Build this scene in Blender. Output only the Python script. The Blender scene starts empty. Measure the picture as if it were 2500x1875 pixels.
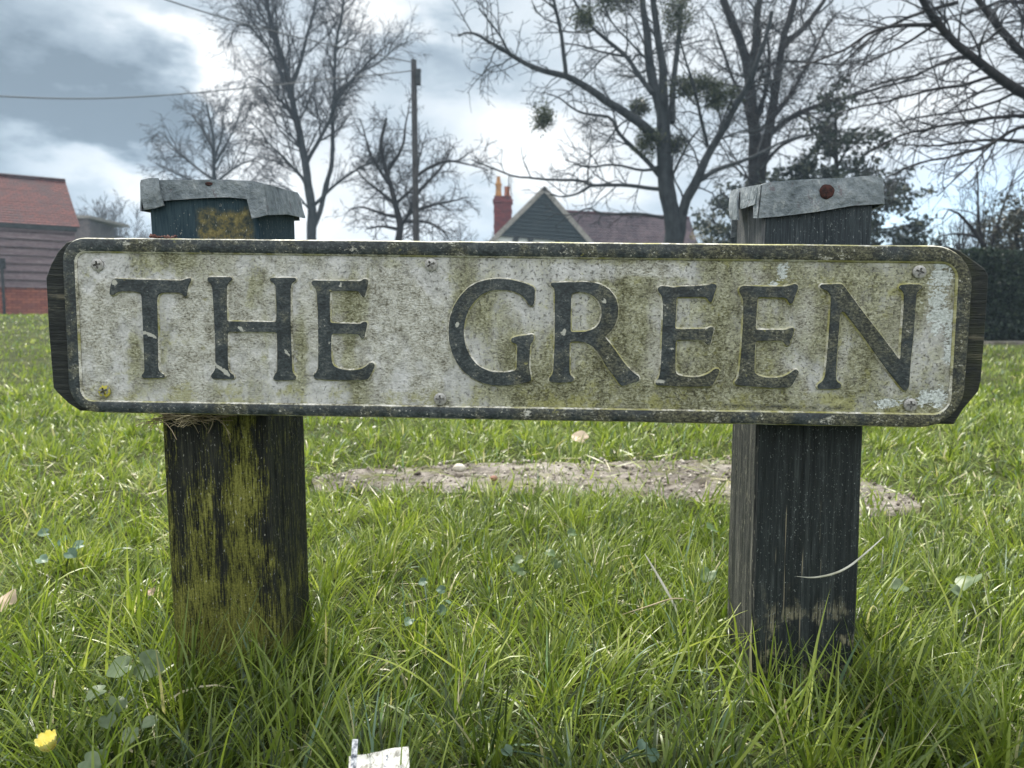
import bpy, math, random
import numpy as np
from mathutils import Vector, Matrix
from mathutils.geometry import tessellate_polygon

R = math.radians
scene = bpy.context.scene
COL = scene.collection

# ------------------------------------------------------------------ camera
CAM_H, PITCH, LENS = 0.40, 5.0, 27.05
FPX = LENS / 36 * 2500
cam_d = bpy.data.cameras.new("camera")
cam_d.sensor_width = 36
cam_d.lens = LENS
cam_d.clip_start = 0.02
cam_d.clip_end = 2000
cam_d.dof.use_dof = True
cam_d.dof.focus_distance = 0.775
cam_d.dof.aperture_fstop = 10.5
cam_d.dof.aperture_blades = 0
cam = bpy.data.objects.new("camera", cam_d)
COL.objects.link(cam)
cam.location = (0, 0, CAM_H)
cam.rotation_euler = (R(90 - PITCH), 0, 0)
scene.camera = cam
CP, SP = math.cos(R(PITCH)), math.sin(R(PITCH))
C0 = np.array([0, 0, CAM_H])


def ray(px, py):
    """direction of the photograph's pixel (2500 x 1875)"""
    a, b = (px - 1250) / FPX, -(py - 937.5) / FPX
    return np.array([a, CP + b * SP, -SP + b * CP])


def P(px, py, Y):
    """point on that line of sight at distance Y"""
    d = ray(px, py)
    return C0 + d * (Y / d[1])


def on_plane(px, py, o, n):
    d = ray(px, py)
    return C0 + d * (np.dot(o - C0, n) / np.dot(d, n))


# ------------------------------------------------------------------ node helper
class S:
    """a socket with arithmetic"""
    def __init__(s, g, sock): s.g, s.k = g, sock
    def _m(s, op, *a): return s.g.math(op, s, *a)
    def __add__(s, o): return s._m('ADD', o)
    __radd__ = __add__
    def __sub__(s, o): return s._m('SUBTRACT', o)
    def __rsub__(s, o): return s.g.math('SUBTRACT', o, s)
    def __mul__(s, o): return s._m('MULTIPLY', o)
    __rmul__ = __mul__
    def __truediv__(s, o): return s._m('DIVIDE', o)
    def __pow__(s, o): return s._m('POWER', o)


class G:
    def __init__(g, nt):
        g.nt = nt
        nt.nodes.clear()
    def n(g, t, **kw):
        nd = g.nt.nodes.new(t)
        for k, v in kw.items(): setattr(nd, k, v)
        return nd
    def put(g, sock, v):
        if v is None: return
        if isinstance(v, S): g.nt.links.new(v.k, sock)
        elif isinstance(v, (tuple, list)) and len(v) == 3 and sock.type == 'RGBA': sock.default_value = (*v, 1)
        else: sock.default_value = v
    def math(g, op, a, b=None, c=None, clamp=False):
        nd = g.n('ShaderNodeMath', operation=op, use_clamp=clamp)
        for i, v in enumerate((a, b, c)): g.put(nd.inputs[i], v)
        return S(g, nd.outputs[0])
    def clamp(g, a): return g.math('ADD', a, 0.0, clamp=True)
    def ss(g, x, lo, hi):
        nd = g.n('ShaderNodeMapRange', interpolation_type='SMOOTHSTEP')
        g.put(nd.inputs[0], x); nd.inputs[1].default_value = lo; nd.inputs[2].default_value = hi
        return S(g, nd.outputs[0])
    def coord(g, k='Object'): return S(g, g.n('ShaderNodeTexCoord').outputs[k])
    def sep(g, v):
        nd = g.n('ShaderNodeSeparateXYZ'); g.put(nd.inputs[0], v)
        return [S(g, o) for o in nd.outputs]
    def comb(g, x, y, z):
        nd = g.n('ShaderNodeCombineXYZ')
        for i, v in enumerate((x, y, z)): g.put(nd.inputs[i], v)
        return S(g, nd.outputs[0])
    def map(g, v, scale=(1, 1, 1), loc=(0, 0, 0), rot=(0, 0, 0)):
        nd = g.n('ShaderNodeMapping'); g.put(nd.inputs['Vector'], v)
        nd.inputs['Scale'].default_value = scale; nd.inputs['Location'].default_value = loc
        nd.inputs['Rotation'].default_value = rot
        return S(g, nd.outputs[0])
    def noise(g, v, scale, detail=3, rough=0.55, dist=0.0, color=False):
        nd = g.n('ShaderNodeTexNoise'); g.put(nd.inputs['Vector'], v)
        nd.inputs['Scale'].default_value = scale; nd.inputs['Detail'].default_value = detail
        nd.inputs['Roughness'].default_value = rough; nd.inputs['Distortion'].default_value = dist
        return S(g, nd.outputs[1 if color else 0])
    def voro(g, v, scale, feature='F1', out='Distance', rand=1.0):
        nd = g.n('ShaderNodeTexVoronoi', feature=feature); g.put(nd.inputs['Vector'], v)
        nd.inputs['Scale'].default_value = scale
        nd.inputs['Randomness'].default_value = rand
        return S(g, nd.outputs[out])
    def ramp(g, f, stops, interp='LINEAR'):
        nd = g.n('ShaderNodeValToRGB'); g.put(nd.inputs[0], f)
        cr = nd.color_ramp; cr.interpolation = interp
        while len(cr.elements) > 1: cr.elements.remove(cr.elements[-1])
        for i, (p, c) in enumerate(stops):
            e = cr.elements[0] if i == 0 else cr.elements.new(p)
            e.position = p; e.color = (*c, 1) if not isinstance(c, float) else (c, c, c, 1)
        return S(g, nd.outputs[0])
    def mix(g, f, a, b, mode='MIX'):
        nd = g.n('ShaderNodeMix', data_type='RGBA', blend_type=mode)
        g.put(nd.inputs[0], f); g.put(nd.inputs[6], a); g.put(nd.inputs[7], b)
        return S(g, nd.outputs[2])
    def attr(g, name):
        return S(g, g.n('ShaderNodeAttribute', attribute_name=name).outputs['Fac'])
    def bump(g, h, strength=0.3, dist=0.001, normal=None):
        nd = g.n('ShaderNodeBump'); g.put(nd.inputs['Height'], h)
        nd.inputs['Strength'].default_value = strength; nd.inputs['Distance'].default_value = dist
        if normal: g.put(nd.inputs['Normal'], normal)
        return S(g, nd.outputs[0])
    def box(g, u, v, x0, x1, y0, y1, soft=0.003):
        m = g.ss(u, x0 - soft, x0 + soft) * (1 - g.ss(u, x1 - soft, x1 + soft))
        return m * g.ss(v, y0 - soft, y0 + soft) * (1 - g.ss(v, y1 - soft, y1 + soft))


def principled(name, fn, rough=0.6, spec=0.4):
    m = bpy.data.materials.new(name); m.use_nodes = True
    g = G(m.node_tree)
    out = g.n('ShaderNodeOutputMaterial'); b = g.n('ShaderNodeBsdfPrincipled')
    g.nt.links.new(b.outputs[0], out.inputs[0])
    b.inputs['Roughness'].default_value = rough
    b.inputs['Specular IOR Level'].default_value = spec
    r = fn(g)
    if not isinstance(r, dict): r = {'Base Color': r}
    for k, v in r.items(): g.put(b.inputs[k], v)
    return m


# ------------------------------------------------------------------ world: clouds over a Nishita sky
SUN_EL, SUN_AZ = 57.0, -24.0           # azimuth from the view direction, to the left
w = bpy.data.worlds.new("World"); scene.world = w; w.use_nodes = True
g = G(w.node_tree)
STR = 0.1
sky = g.n('ShaderNodeTexSky', sky_type='NISHITA', sun_disc=False)
sky.sun_elevation = R(SUN_EL); sky.sun_rotation = R(SUN_AZ)
d = g.coord('Generated')
x, y, z = g.sep(d)
az = g.math('ARCTAN2', x, y)
el = g.math('ARCSINE', z)
nz = g.noise(d, 5.0, 5, 0.55)
nz2 = g.noise(g.map(d, (1, 1, 1.8), (3.1, 0.4, 2.2)), 2.6, 6, 0.56)
nz3 = g.noise(g.map(d, (1, 1, 2.2), (7.7, 1.4, 0.2)), 9, 5, 0.55)
azw = az + (nz - 0.5) * 0.16
elw = el + (nz3 - 0.5) * 0.16


def blob(px, py, rx, ry, tilt=0.0):
    dd = ray(px, py); dd = dd / np.linalg.norm(dd)
    a0, e0 = math.atan2(dd[0], dd[1]), math.asin(dd[2])
    p, q = azw - a0, elw - e0
    if tilt:
        c_, s_ = math.cos(tilt), math.sin(tilt)
        p, q = p * c_ + q * s_, q * c_ - p * s_
    p, q = p / (rx / FPX), q / (ry / FPX)
    return g.math('EXPONENT', (p * p + q * q) * -1.0)


lum = 0.50 + (nz2 - 0.5) * 0.75 + (nz3 - 0.5) * 0.22
for px, py, rx, ry, amp, tilt in [
        (420, 110, 170, 42, 0.42, -0.45), (590, 230, 95, 75, 0.42, -0.7), (640, 420, 150, 150, 0.34, 0),
        (330, 440, 230, 50, 0.40, -0.4), (60, 385, 120, 45, 0.30, -0.3), (1270, 330, 230, 95, 0.42, -0.35),
        (960, 20, 200, 60, 0.42, -0.2), (1800, 60, 500, 190, 0.28, 0), (1500, 420, 330, 90, 0.2, 0),
        (2250, 330, 260, 130, 0.3, 0), (1100, 560, 300, 60, 0.25, 0),
        (240, 300, 360, 95, -0.48, 0.05), (60, 150, 230, 120, -0.20, 0), (1120, 160, 170, 100, -0.30, -0.4), (1180, 520, 160, 60, -0.18, 0), (860, 350, 60, 200, 0.15, 0),
        (480, 20, 150, 40, -0.12, 0)]:
    lum = lum + blob(px, py, rx, ry, tilt) * amp
lum = g.math('MAXIMUM', lum, 0.22)
lum = g.math('MINIMUM', lum, 1.0) * 0.72
behind = g.ss(y, 0.25, -0.45)                      # sky brightened behind the camera, added to light the sign face
lum = lum + behind * 0.60 + g.ss(z, 0.45, 0.95) * 0.25
tint = g.ramp(lum, [(0.16, (0.70, 0.91, 1.12)), (0.40, (0.84, 0.96, 1.07)), (0.60, (0.97, 0.99, 1.0))])
vm = g.n('ShaderNodeVectorMath', operation='SCALE')
g.put(vm.inputs[0], tint); g.put(vm.inputs['Scale'], lum / STR)
cloud = S(g, vm.outputs[0])
gap = g.clamp((blob(2330, 500, 200, 120) + blob(2150, 580, 160, 60)) * g.ss(nz3, 0.42, 0.62) * 0.95)
gap = gap * 0.8
bluesky = g.mix(1.0, S(g, sky.outputs[0]), (1.5, 1.6, 1.7), 'MULTIPLY')
colr = g.mix(gap, cloud, bluesky)
bg = g.n('ShaderNodeBackground'); bg.inputs['Strength'].default_value = STR
g.put(bg.inputs[0], colr)
wo = g.n('ShaderNodeOutputWorld'); g.nt.links.new(bg.outputs[0], wo.inputs[0])

sun_d = bpy.data.lights.new("sun", 'SUN'); sun_d.energy = 4.8; sun_d.angle = R(7); sun_d.color = (1, 0.95, 0.86)
sun = bpy.data.objects.new("sun", sun_d); COL.objects.link(sun)
sd = Vector((math.sin(R(SUN_AZ)) * math.cos(R(SUN_EL)), math.cos(R(SUN_AZ)) * math.cos(R(SUN_EL)), math.sin(R(SUN_EL))))
sun.rotation_euler = (-sd).to_track_quat('-Z', 'Y').to_euler()
sun.location = sd * 60
vs = scene.view_settings
vs.view_transform = 'Standard'; vs.look = 'None'; vs.exposure = 0.86; vs.gamma = 1
scene.cycles.max_bounces = 6
scene.cycles.diffuse_bounces = 3
scene.cycles.transparent_max_bounces = 4


# ------------------------------------------------------------------ mesh helpers
def mesh(name, v, f, mat=None, smooth=False, attrs=None):
    me = bpy.data.meshes.new(name)
    v = np.asarray(v, dtype=np.float32).reshape(-1, 3)
    if isinstance(f, np.ndarray):
        k = f.shape[1]
        me.vertices.add(len(v)); me.vertices.foreach_set('co', v.ravel())
        me.loops.add(f.size); me.loops.foreach_set('vertex_index', f.astype(np.int32).ravel())
        me.polygons.add(len(f)); me.polygons.foreach_set('loop_start', np.arange(0, f.size, k, dtype=np.int32))
        me.update(calc_edges=True)
    else:
        me.from_pydata([tuple(map(float, p)) for p in v], [], [tuple(map(int, q)) for q in f])
    me.validate()
    if mat is not None:
        for m in (mat if isinstance(mat, (list, tuple)) else [mat]): me.materials.append(m)
    if smooth: me.polygons.foreach_set('use_smooth', np.ones(len(me.polygons), dtype=bool))
    for k, a in (attrs or {}).items():
        at = me.attributes.new(k, 'FLOAT', 'POINT'); at.data.foreach_set('value', np.asarray(a, np.float32))
    me.update()
    return me


def link(name, data, parent=None, label=None, cat=None, group=None, kind=None, M=None):
    o = bpy.data.objects.new(name, data); COL.objects.link(o)
    if parent is not None: o.parent = parent
    if M is not None: o.matrix_basis = M
    if label: o['label'] = label
    if cat: o['category'] = cat
    if group: o['group'] = group
    if kind: o['kind'] = kind
    return o


def thing(name, loc, label, cat, group=None):
    o = link(name, None, label=label, cat=cat, group=group)
    o.location = tuple(map(float, loc)); o.empty_display_size = 0.1
    return o


def local(root, v):
    return np.asarray(v, float).reshape(-1, 3) - np.array(root.location)


def part(name, root, v, f, mat, parent=None, smooth=False, attrs=None):
    """verts in world space, under a root Empty that is not rotated"""
    return link(name, mesh(name, local(root, v), f, mat, smooth, attrs), parent or root)


class MB:
    def __init__(s): s.v, s.f = [], []
    def add(s, v, f):
        o = len(s.v); s.v += [tuple(map(float, p)) for p in v]; s.f += [tuple(i + o for i in q) for q in f]
    def box(s, lo, hi, M=None):
        (a, b, c), (d_, e, f_) = lo, hi
        v = [(a, b, c), (d_, b, c), (d_, e, c), (a, e, c), (a, b, f_), (d_, b, f_), (d_, e, f_), (a, e, f_)]
        if M is not None: v = [M @ Vector(p) for p in v]
        s.add(v, [(0, 3, 2, 1), (4, 5, 6, 7), (0, 1, 5, 4), (1, 2, 6, 5), (2, 3, 7, 6), (3, 0, 4, 7)])
    def prism(s, poly, ext):
        """poly: 3-D loop, ext: extrusion vector"""
        n = len(poly); p = np.asarray(poly, float); q = p + np.asarray(ext, float)
        s.add(np.vstack([p, q]), [tuple(range(n)), tuple(range(2 * n - 1, n - 1, -1))] +
              [(i, i + n, (i + 1) % n + n, (i + 1) % n) for i in range(n)])
    def slab(s, a, b, w_, t):
        """bar from a to b with width along w_ (vector) and thickness along t (vector)"""
        a, b, w_, t = (np.asarray(q, float) for q in (a, b, w_, t))
        s.prism([a - w_, b - w_, b + w_, a + w_], t)


class Tubes:
    def __init__(s): s.V, s.F, s.o = [], [], 0
    def add(s, pts, rad, sides=5, cap=False):
        p = np.asarray(pts, float); n = len(p); rad = np.broadcast_to(np.asarray(rad, float), (n,))
        t = np.gradient(p, axis=0); t /= np.linalg.norm(t, axis=1)[:, None] + 1e-12
        ref = np.array([0.31, 0.85, 0.42]) if abs(t[0] @ np.array([0.31, 0.85, 0.42])) < 0.85 else np.array([0.9, -0.1, 0.4])
        a = np.cross(t, ref); a /= np.linalg.norm(a, axis=1)[:, None] + 1e-12
        b = np.cross(t, a)
        th = np.arange(sides) * 2 * math.pi / sides
        ring = (np.cos(th)[None, :, None] * a[:, None] + np.sin(th)[None, :, None] * b[:, None]) * rad[:, None, None] + p[:, None]
        s.V.append(ring.reshape(-1, 3))
        i = np.arange(n - 1)[:, None] * sides; j = np.arange(sides)[None]; k = (j + 1) % sides
        q = np.stack([i + j, i + k, i + sides + k, i + sides + j], -1).reshape(-1, 4) + s.o
        s.F.append(q); s.o += n * sides
    def data(s): return np.vstack(s.V), np.vstack(s.F)


def vnoise(p, scale, seed=0):
    """smooth value noise (numpy), returns -1..1"""
    p = np.asarray(p, float) * scale + seed * 17.13
    i = np.floor(p).astype(np.int64); f = p - i; f = f * f * (3 - 2 * f)
    def h(ix, iy, iz):
        n = (ix * 374761393 + iy * 668265263 + iz * 2147483647 + seed * 974634) & 0x7fffffff
        n = ((n ^ (n >> 13)) * 1274126177) & 0x7fffffff
        return (n & 0xffff) / 32767.5 - 1
    r = 0
    for a in (0, 1):
        for b in (0, 1):
            for c in (0, 1):
                wgt = (f[..., 0] if a else 1 - f[..., 0]) * (f[..., 1] if b else 1 - f[..., 1]) * (f[..., 2] if c else 1 - f[..., 2])
                r = r + wgt * h(i[..., 0] + a, i[..., 1] + b, i[..., 2] + c)
    return r


def sstep(x, a, b):
    t = np.clip((x - a) / (b - a), 0, 1); return t * t * (3 - 2 * t)


def gz(x, y):
    """height of the ground"""
    x, y = np.asarray(x, float), np.asarray(y, float)
    p = np.stack([x, y, np.zeros_like(x)], -1)
    h = 0.42 * sstep(-x, 1.5, 9) * sstep(y, 5, 17)
    h = h + 0.012 * vnoise(p, 2.3, 3) * sstep(np.hypot(x, y), 0.8, 2.0) + 0.04 * vnoise(p, 0.4, 5) * sstep(y, 3, 9)
    return h


# ------------------------------------------------------------------ setting: ground and path
PATH_BACK = [(760, 1180), (900, 1154), (1150, 1140), (1600, 1129), (1780, 1127), (1960, 1140), (2110, 1172), (2245, 1235)]
PATH_FRONT = [(2250, 1262), (2050, 1275), (1800, 1245), (1500, 1228), (1200, 1214), (900, 1208), (770, 1206)]
ZUP = np.array([0, 0, 1.0])
path_poly = np.array([on_plane(a, b, np.array([0, 0, 0.0]), ZUP) for a, b in PATH_BACK + PATH_FRONT])


def in_path(x, y, grow=0.0):
    px, py = path_poly[:, 0], path_poly[:, 1]
    c = path_poly.mean(0); k = 1 + grow
    ins = np.zeros(np.shape(x), bool)
    n = len(px)
    for i in range(n):
        x1, y1, x2, y2 = px[i], py[i], px[(i + 1) % n], py[(i + 1) % n]
        cond = (y1 > y) != (y2 > y)
        with np.errstate(divide='ignore', invalid='ignore'):
            xi = (x2 - x1) * (y - y1) / (y2 - y1 + 1e-12) + x1
        ins ^= cond & (x < xi)
    return ins


def soil(g):
    c = g.coord()
    a = g.noise(c, 3, 5); b = g.noise(c, 60, 4)
    col = g.ramp(a * 0.6 + b * 0.4, [(0.3, (0.014, 0.017, 0.006)), (0.55, (0.04, 0.05, 0.014)), (0.75, (0.10, 0.10, 0.035))])
    return {'Base Color': col, 'Normal': g.bump(b, 0.6, 0.02)}


M_SOIL = principled('soil', soil, 0.95, 0.1)
gx = np.concatenate([-np.geomspace(400, 3.2, 30), np.linspace(-3, 3, 41), np.geomspace(3.2, 400, 30)])
gy = np.concatenate([-np.geomspace(300, 1, 14), np.linspace(-0.8, 6, 45), np.geomspace(6.4, 900, 40)])
GX, GY = np.meshgrid(gx, gy)
v = np.stack([GX, GY, gz(GX, GY)], -1).reshape(-1, 3)
nx_, ny_ = len(gx), len(gy)
ii = (np.arange(ny_ - 1)[:, None] * nx_ + np.arange(nx_ - 1)[None]).ravel()
f = np.stack([ii, ii + 1, ii + nx_ + 1, ii + nx_], 1)
link('ground', mesh('ground', v, f, M_SOIL, True), kind='structure')


def stone(g):
    c = g.coord()
    a = g.noise(c, 4, 5, 0.6); b = g.noise(c, 45, 6, 0.65); s = g.noise(g.map(c, (1, 2.2, 1)), 160, 4, 0.7)
    col = g.ramp(a * 0.35 + b * 0.35 + s * 0.3, [(0.38, (0.04, 0.036, 0.030)), (0.46, (0.14, 0.125, 0.11)), (0.53, (0.27, 0.245, 0.22)), (0.64, (0.46, 0.43, 0.39))])
    so = g.ss(g.noise(c, 5, 6, 0.72), 0.53, 0.63)
    col = g.mix(so * 0.85, col, g.mix(s, (0.02, 0.016, 0.012), (0.11, 0.09, 0.07)))
    mo = g.ss(g.noise(c, 9, 5, 0.7), 0.48, 0.62)
    col = g.mix(mo * 0.55, col, (0.13, 0.14, 0.04))
    return {'Base Color': col, 'Normal': g.bump(b + s * 0.6, 0.8, 0.012)}


M_STONE = principled('worn_stone', stone, 0.9, 0.2)
# path: a worn strip of stone slabs with a rough top
nb, nf_ = len(PATH_BACK), len(PATH_FRONT)
bk = path_poly[:nb]; fr = path_poly[nb:][::-1]


def resamp(p, n):
    p = np.asarray(p, float); s_ = np.r_[0, np.cumsum(np.linalg.norm(np.diff(p, axis=0), axis=1))]
    t = np.linspace(0, s_[-1], n)
    return np.stack([np.interp(t, s_, p[:, k]) for k in range(p.shape[1])], 1)


bk, fr = resamp(bk, 90), resamp(fr, 90)
tt = np.linspace(0, 1, 14)[:, None, None]
grid = fr[None] * (1 - tt) + bk[None] * tt
grid[..., 1] += 0.012 * vnoise(grid, 9, 2)
grid[..., 2] = gz(grid[..., 0], grid[..., 1]) + 0.010 + 0.006 * vnoise(grid, 12, 4) + 0.003 * vnoise(grid, 50, 6)
grid[0, :, 2] -= 0.03; grid[-1, :, 2] -= 0.03
ii = (np.arange(13)[:, None] * 90 + np.arange(89)[None]).ravel()
link('path', mesh('path', grid.reshape(-1, 3), np.stack([ii, ii + 1, ii + 91, ii + 90], 1), M_STONE, True), kind='structure')

# pavement strip in front of the far hedge
pv = [P(x_, 845, 11.3) for x_ in (1900, 3300)] + [P(x_, 836, 12.0) for x_ in (3300, 1900)]
mb = MB()
zz = lambda q: (q[0], q[1], float(gz(q[0], q[1])) + 0.03)
mb.prism([zz(q) for q in pv][::-1], (0, 0, -0.12))
link('pavement', mesh('pavement', mb.v, mb.f, M_STONE), kind='structure')

# ------------------------------------------------------------------ the street name sign
YAW, DROOP = R(3.15), R(0.9)
SO = np.array([0, 0.77, 0.37])
UH = np.array([math.cos(YAW), -math.sin(YAW), 0]); NN = np.array([-math.sin(YAW), -math.cos(YAW), 0])
U = math.cos(DROOP) * UH - math.sin(DROOP) * ZUP
VV = math.sin(DROOP) * UH + math.cos(DROOP) * ZUP
SO = on_plane(1250, 800, SO, NN)
M_SIGN = Matrix(((U[0], VV[0], NN[0], SO[0]), (U[1], VV[1], NN[1], SO[1]), (U[2], VV[2], NN[2], SO[2]), (0, 0, 0, 1)))


def uv(px, py, w_=0.0):
    q = on_plane(px, py, SO + w_ * NN, NN) - SO
    return np.array([q @ U, q @ VV])


def u_of(px, py=800): return float(uv(px, py)[0])
def v_of(px, py): return float(uv(px, py)[1])


sign = thing('street_name_sign', (0, 0.81, 0), 'weathered low street sign reading THE GREEN with raised black letters on two wooden posts', 'street sign')
ROOT_I = Matrix.Translation(sign.location).inverted()


# --- sign materials (object space: u along the plate, v up, w out)
def grime(g):
    """shared masks of the plate in metres"""
    c = g.coord(); u, v_, w_ = g.sep(c)
    big = g.noise(g.map(c, (1, 0.45, 1)), 16, 5, 0.62, 0.3)
    streak = g.noise(g.map(c, (1, 0.16, 1)), 45, 4, 0.6)
    mid = g.noise(c, 70, 5, 0.68)
    fine = g.noise(g.map(c, (0.8, 1.2, 1)), 420, 3, 0.72)
    return c, u, v_, w_, big, streak, mid, fine


def plate_face(g):
    c, u, v_, w_, big, streak, mid, fine = grime(g)
    right = g.ss(u, -0.10, 0.05)
    base = g.ramp(mid * 0.5 + fine * 0.5, [(0.37, (0.12, 0.113, 0.083)), (0.45, (0.335, 0.33, 0.275)), (0.53, (0.53, 0.53, 0.475)), (0.64, (0.69, 0.70, 0.665))])
    calm = g.ss(g.noise(g.map(c, (1, 0.7, 1), (2.2, 0.3, 0)), 14, 4, 0.6), 0.47, 0.58)
    base = g.mix(calm * 0.62, base, g.mix(g.ss(mid, .4, .6), (0.42, 0.43, 0.44), (0.55, 0.555, 0.58)))
    def spot(px, py, rx, ry, wob_=0.04):
        q = (u + (mid - 0.5) * wob_ - u_of(px, py)) / (rx * 0.00041); r_ = (v_ + (mid - 0.5) * wob_ - v_of(px, py)) / (ry * 0.00041)
        return g.math('EXPONENT', (q * q + r_ * r_) * -1.0)
    clean = g.box(u + (mid - 0.5) * 0.006, v_ + (mid - 0.5) * 0.008, u_of(905), u_of(1092), v_of(1000, 925), v_of(1000, 655), 0.003) * 0.16
    clean = clean + spot(250, 830, 75, 120) * 0.22 + spot(250, 700, 60, 70) * 0.1 + spot(690, 900, 40, 50) * .12 + spot(600, 800, 40, 60) * .1 + spot(470, 740, 40, 60) * .12
    clean = clean + g.box(u, v_ + (mid - 0.5) * 0.004, u_of(1340), u_of(1520), v_of(1430, 682), v_of(1430, 645), 0.003) * 0.10
    clean = clean + g.box(u, v_ + (mid - 0.5) * 0.004, u_of(1512), u_of(1690), v_of(1600, 674), v_of(1600, 645), 0.003) * 0.13
    al = big * 0.5 + streak * 0.32 + mid * 0.36 + fine * 0.22 + right * 0.105 + 0.035 - clean - calm * 0.03
    for px, py, rx, ry, am_ in [(330, 850, 36, 75, .16), (405, 838, 20, 95, .16), (622, 690, 26, 75, .15), (415, 640, 70, 26, .15), (351, 645, 20, 34, .10), (731, 865, 26, 120, .16), (848, 847, 28, 105, .14), (857, 743, 26, 55, .12), (655, 875, 15, 65, .10), (948, 685, 32, 65, .08),
                                (1180, 800, 90, 110, .07), (1400, 690, 40, 30, .05), (1520, 780, 60, 110, .10), (1750, 800, 40, 110, .06), (2060, 680, 120, 40, .08), (1300, 940, 120, 40, .08), (1500, 960, 160, 30, .06)]:
        al = al + spot(px, py, rx, ry) * (am_ * 1.25)
    for px, py in [(240, 647), (1053, 647), (2243, 664), (257, 955), (1075, 974), (2221, 988)]:
        al = al + spot(px, py, 30, 30, 0.01) * 0.10 + spot(px, py + 55, 12, 60, 0.02) * 0.07
    for px, py in [(365, 930), (525, 930), (705, 935), (860, 935), (1180, 945), (1345, 945), (1700, 950), (1880, 955), (2030, 960)]:
        al = al + spot(px, py + 12, 30, 26, 0.02) * 0.08
    low = 1 - g.ss(v_, v_of(1250, 985), v_of(1250, 905))
    al = al + low * 0.05
    am = g.ss(al, 0.73, 0.90)
    olive = g.ramp(fine * 0.55 + mid * 0.45, [(0.38, (0.055, 0.052, 0.022)), (0.46, (0.165, 0.165, 0.08)), (0.54, (0.31, 0.312, 0.20)), (0.64, (0.49, 0.49, 0.37))])
    col = g.mix(am * 0.9, base, olive)
    # yellow-green moss that has settled along the lower lips
    ym = g.ss(g.noise(c, 34, 4, 0.75) + low * 0.10 + right * 0.05, 0.60, 0.74)
    col = g.mix(ym * 0.5, col, (0.28, 0.275, 0.055))
    # dark peppering
    pep = g.ss(g.noise(c, 260, 4, 0.8) + right * 0.02 + (big - 0.5) * 0.12, 0.58, 0.64)
    pep2 = g.ss(big * 0.4 + g.noise(c, 190, 4, 0.8) * 0.7, 0.60, 0.66)
    col = g.mix(g.clamp((pep * 0.55 + pep2 * 0.5) * (right * 0.45 + 0.5)), col, (0.06, 0.056, 0.034))
    bs = g.box(u, v_ + (streak - .5) * .004, u_of(1770), u_of(2090), v_of(1930, 998), v_of(1930, 990), 0.002)
    col = g.mix(bs * g.ss(fine * .6 + mid * .5, .50, .58) * .9, col, (0.02, 0.022, 0.02))
    # flaking pale patches at the right end
    fl = 0.0
    for px, py, rx, ry in [(2290, 760, 42, 85), (2285, 970, 52, 32), (2180, 985, 60, 14), (2295, 660, 34, 30), (2320, 850, 14, 60), (1905, 660, 22, 30), (1880, 710, 16, 22)]:
        q = (u - u_of(px)) / (rx * 0.00041); r_ = (v_ - v_of(px, py)) / (ry * 0.00041)
        fl = g.math('EXPONENT', (q * q + r_ * r_) * -1.0) + fl
    fm = g.ss(g.math('MINIMUM', fl, 1.0) * 0.30 + mid * 0.65 + fine * 0.45, 0.745, 0.80)
    col = g.mix(fm * 0.9, col, g.mix(g.ss(fine, .4, .6), (0.40, 0.44, 0.42), (0.66, 0.71, 0.71)))
    # fine pale scratches
    sc = g.noise(g.map(c, (2, 30, 1), rot=(0, 0, 0.55)), 11, 2, 0.4)
    sm = g.ss(sc, 0.735, 0.76)
    col = g.mix(sm * 0.5, col, (0.62, 0.61, 0.56))
    h = (fine * 1.0 + mid * 0.9) * (1.15 - calm * 0.75) + pep * -0.4 + fm * -0.25
    return {'Base Color': col, 'Roughness': 0.62 - fm * 0.12, 'Normal': g.bump(h, 1.0, 0.0022)}


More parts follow.
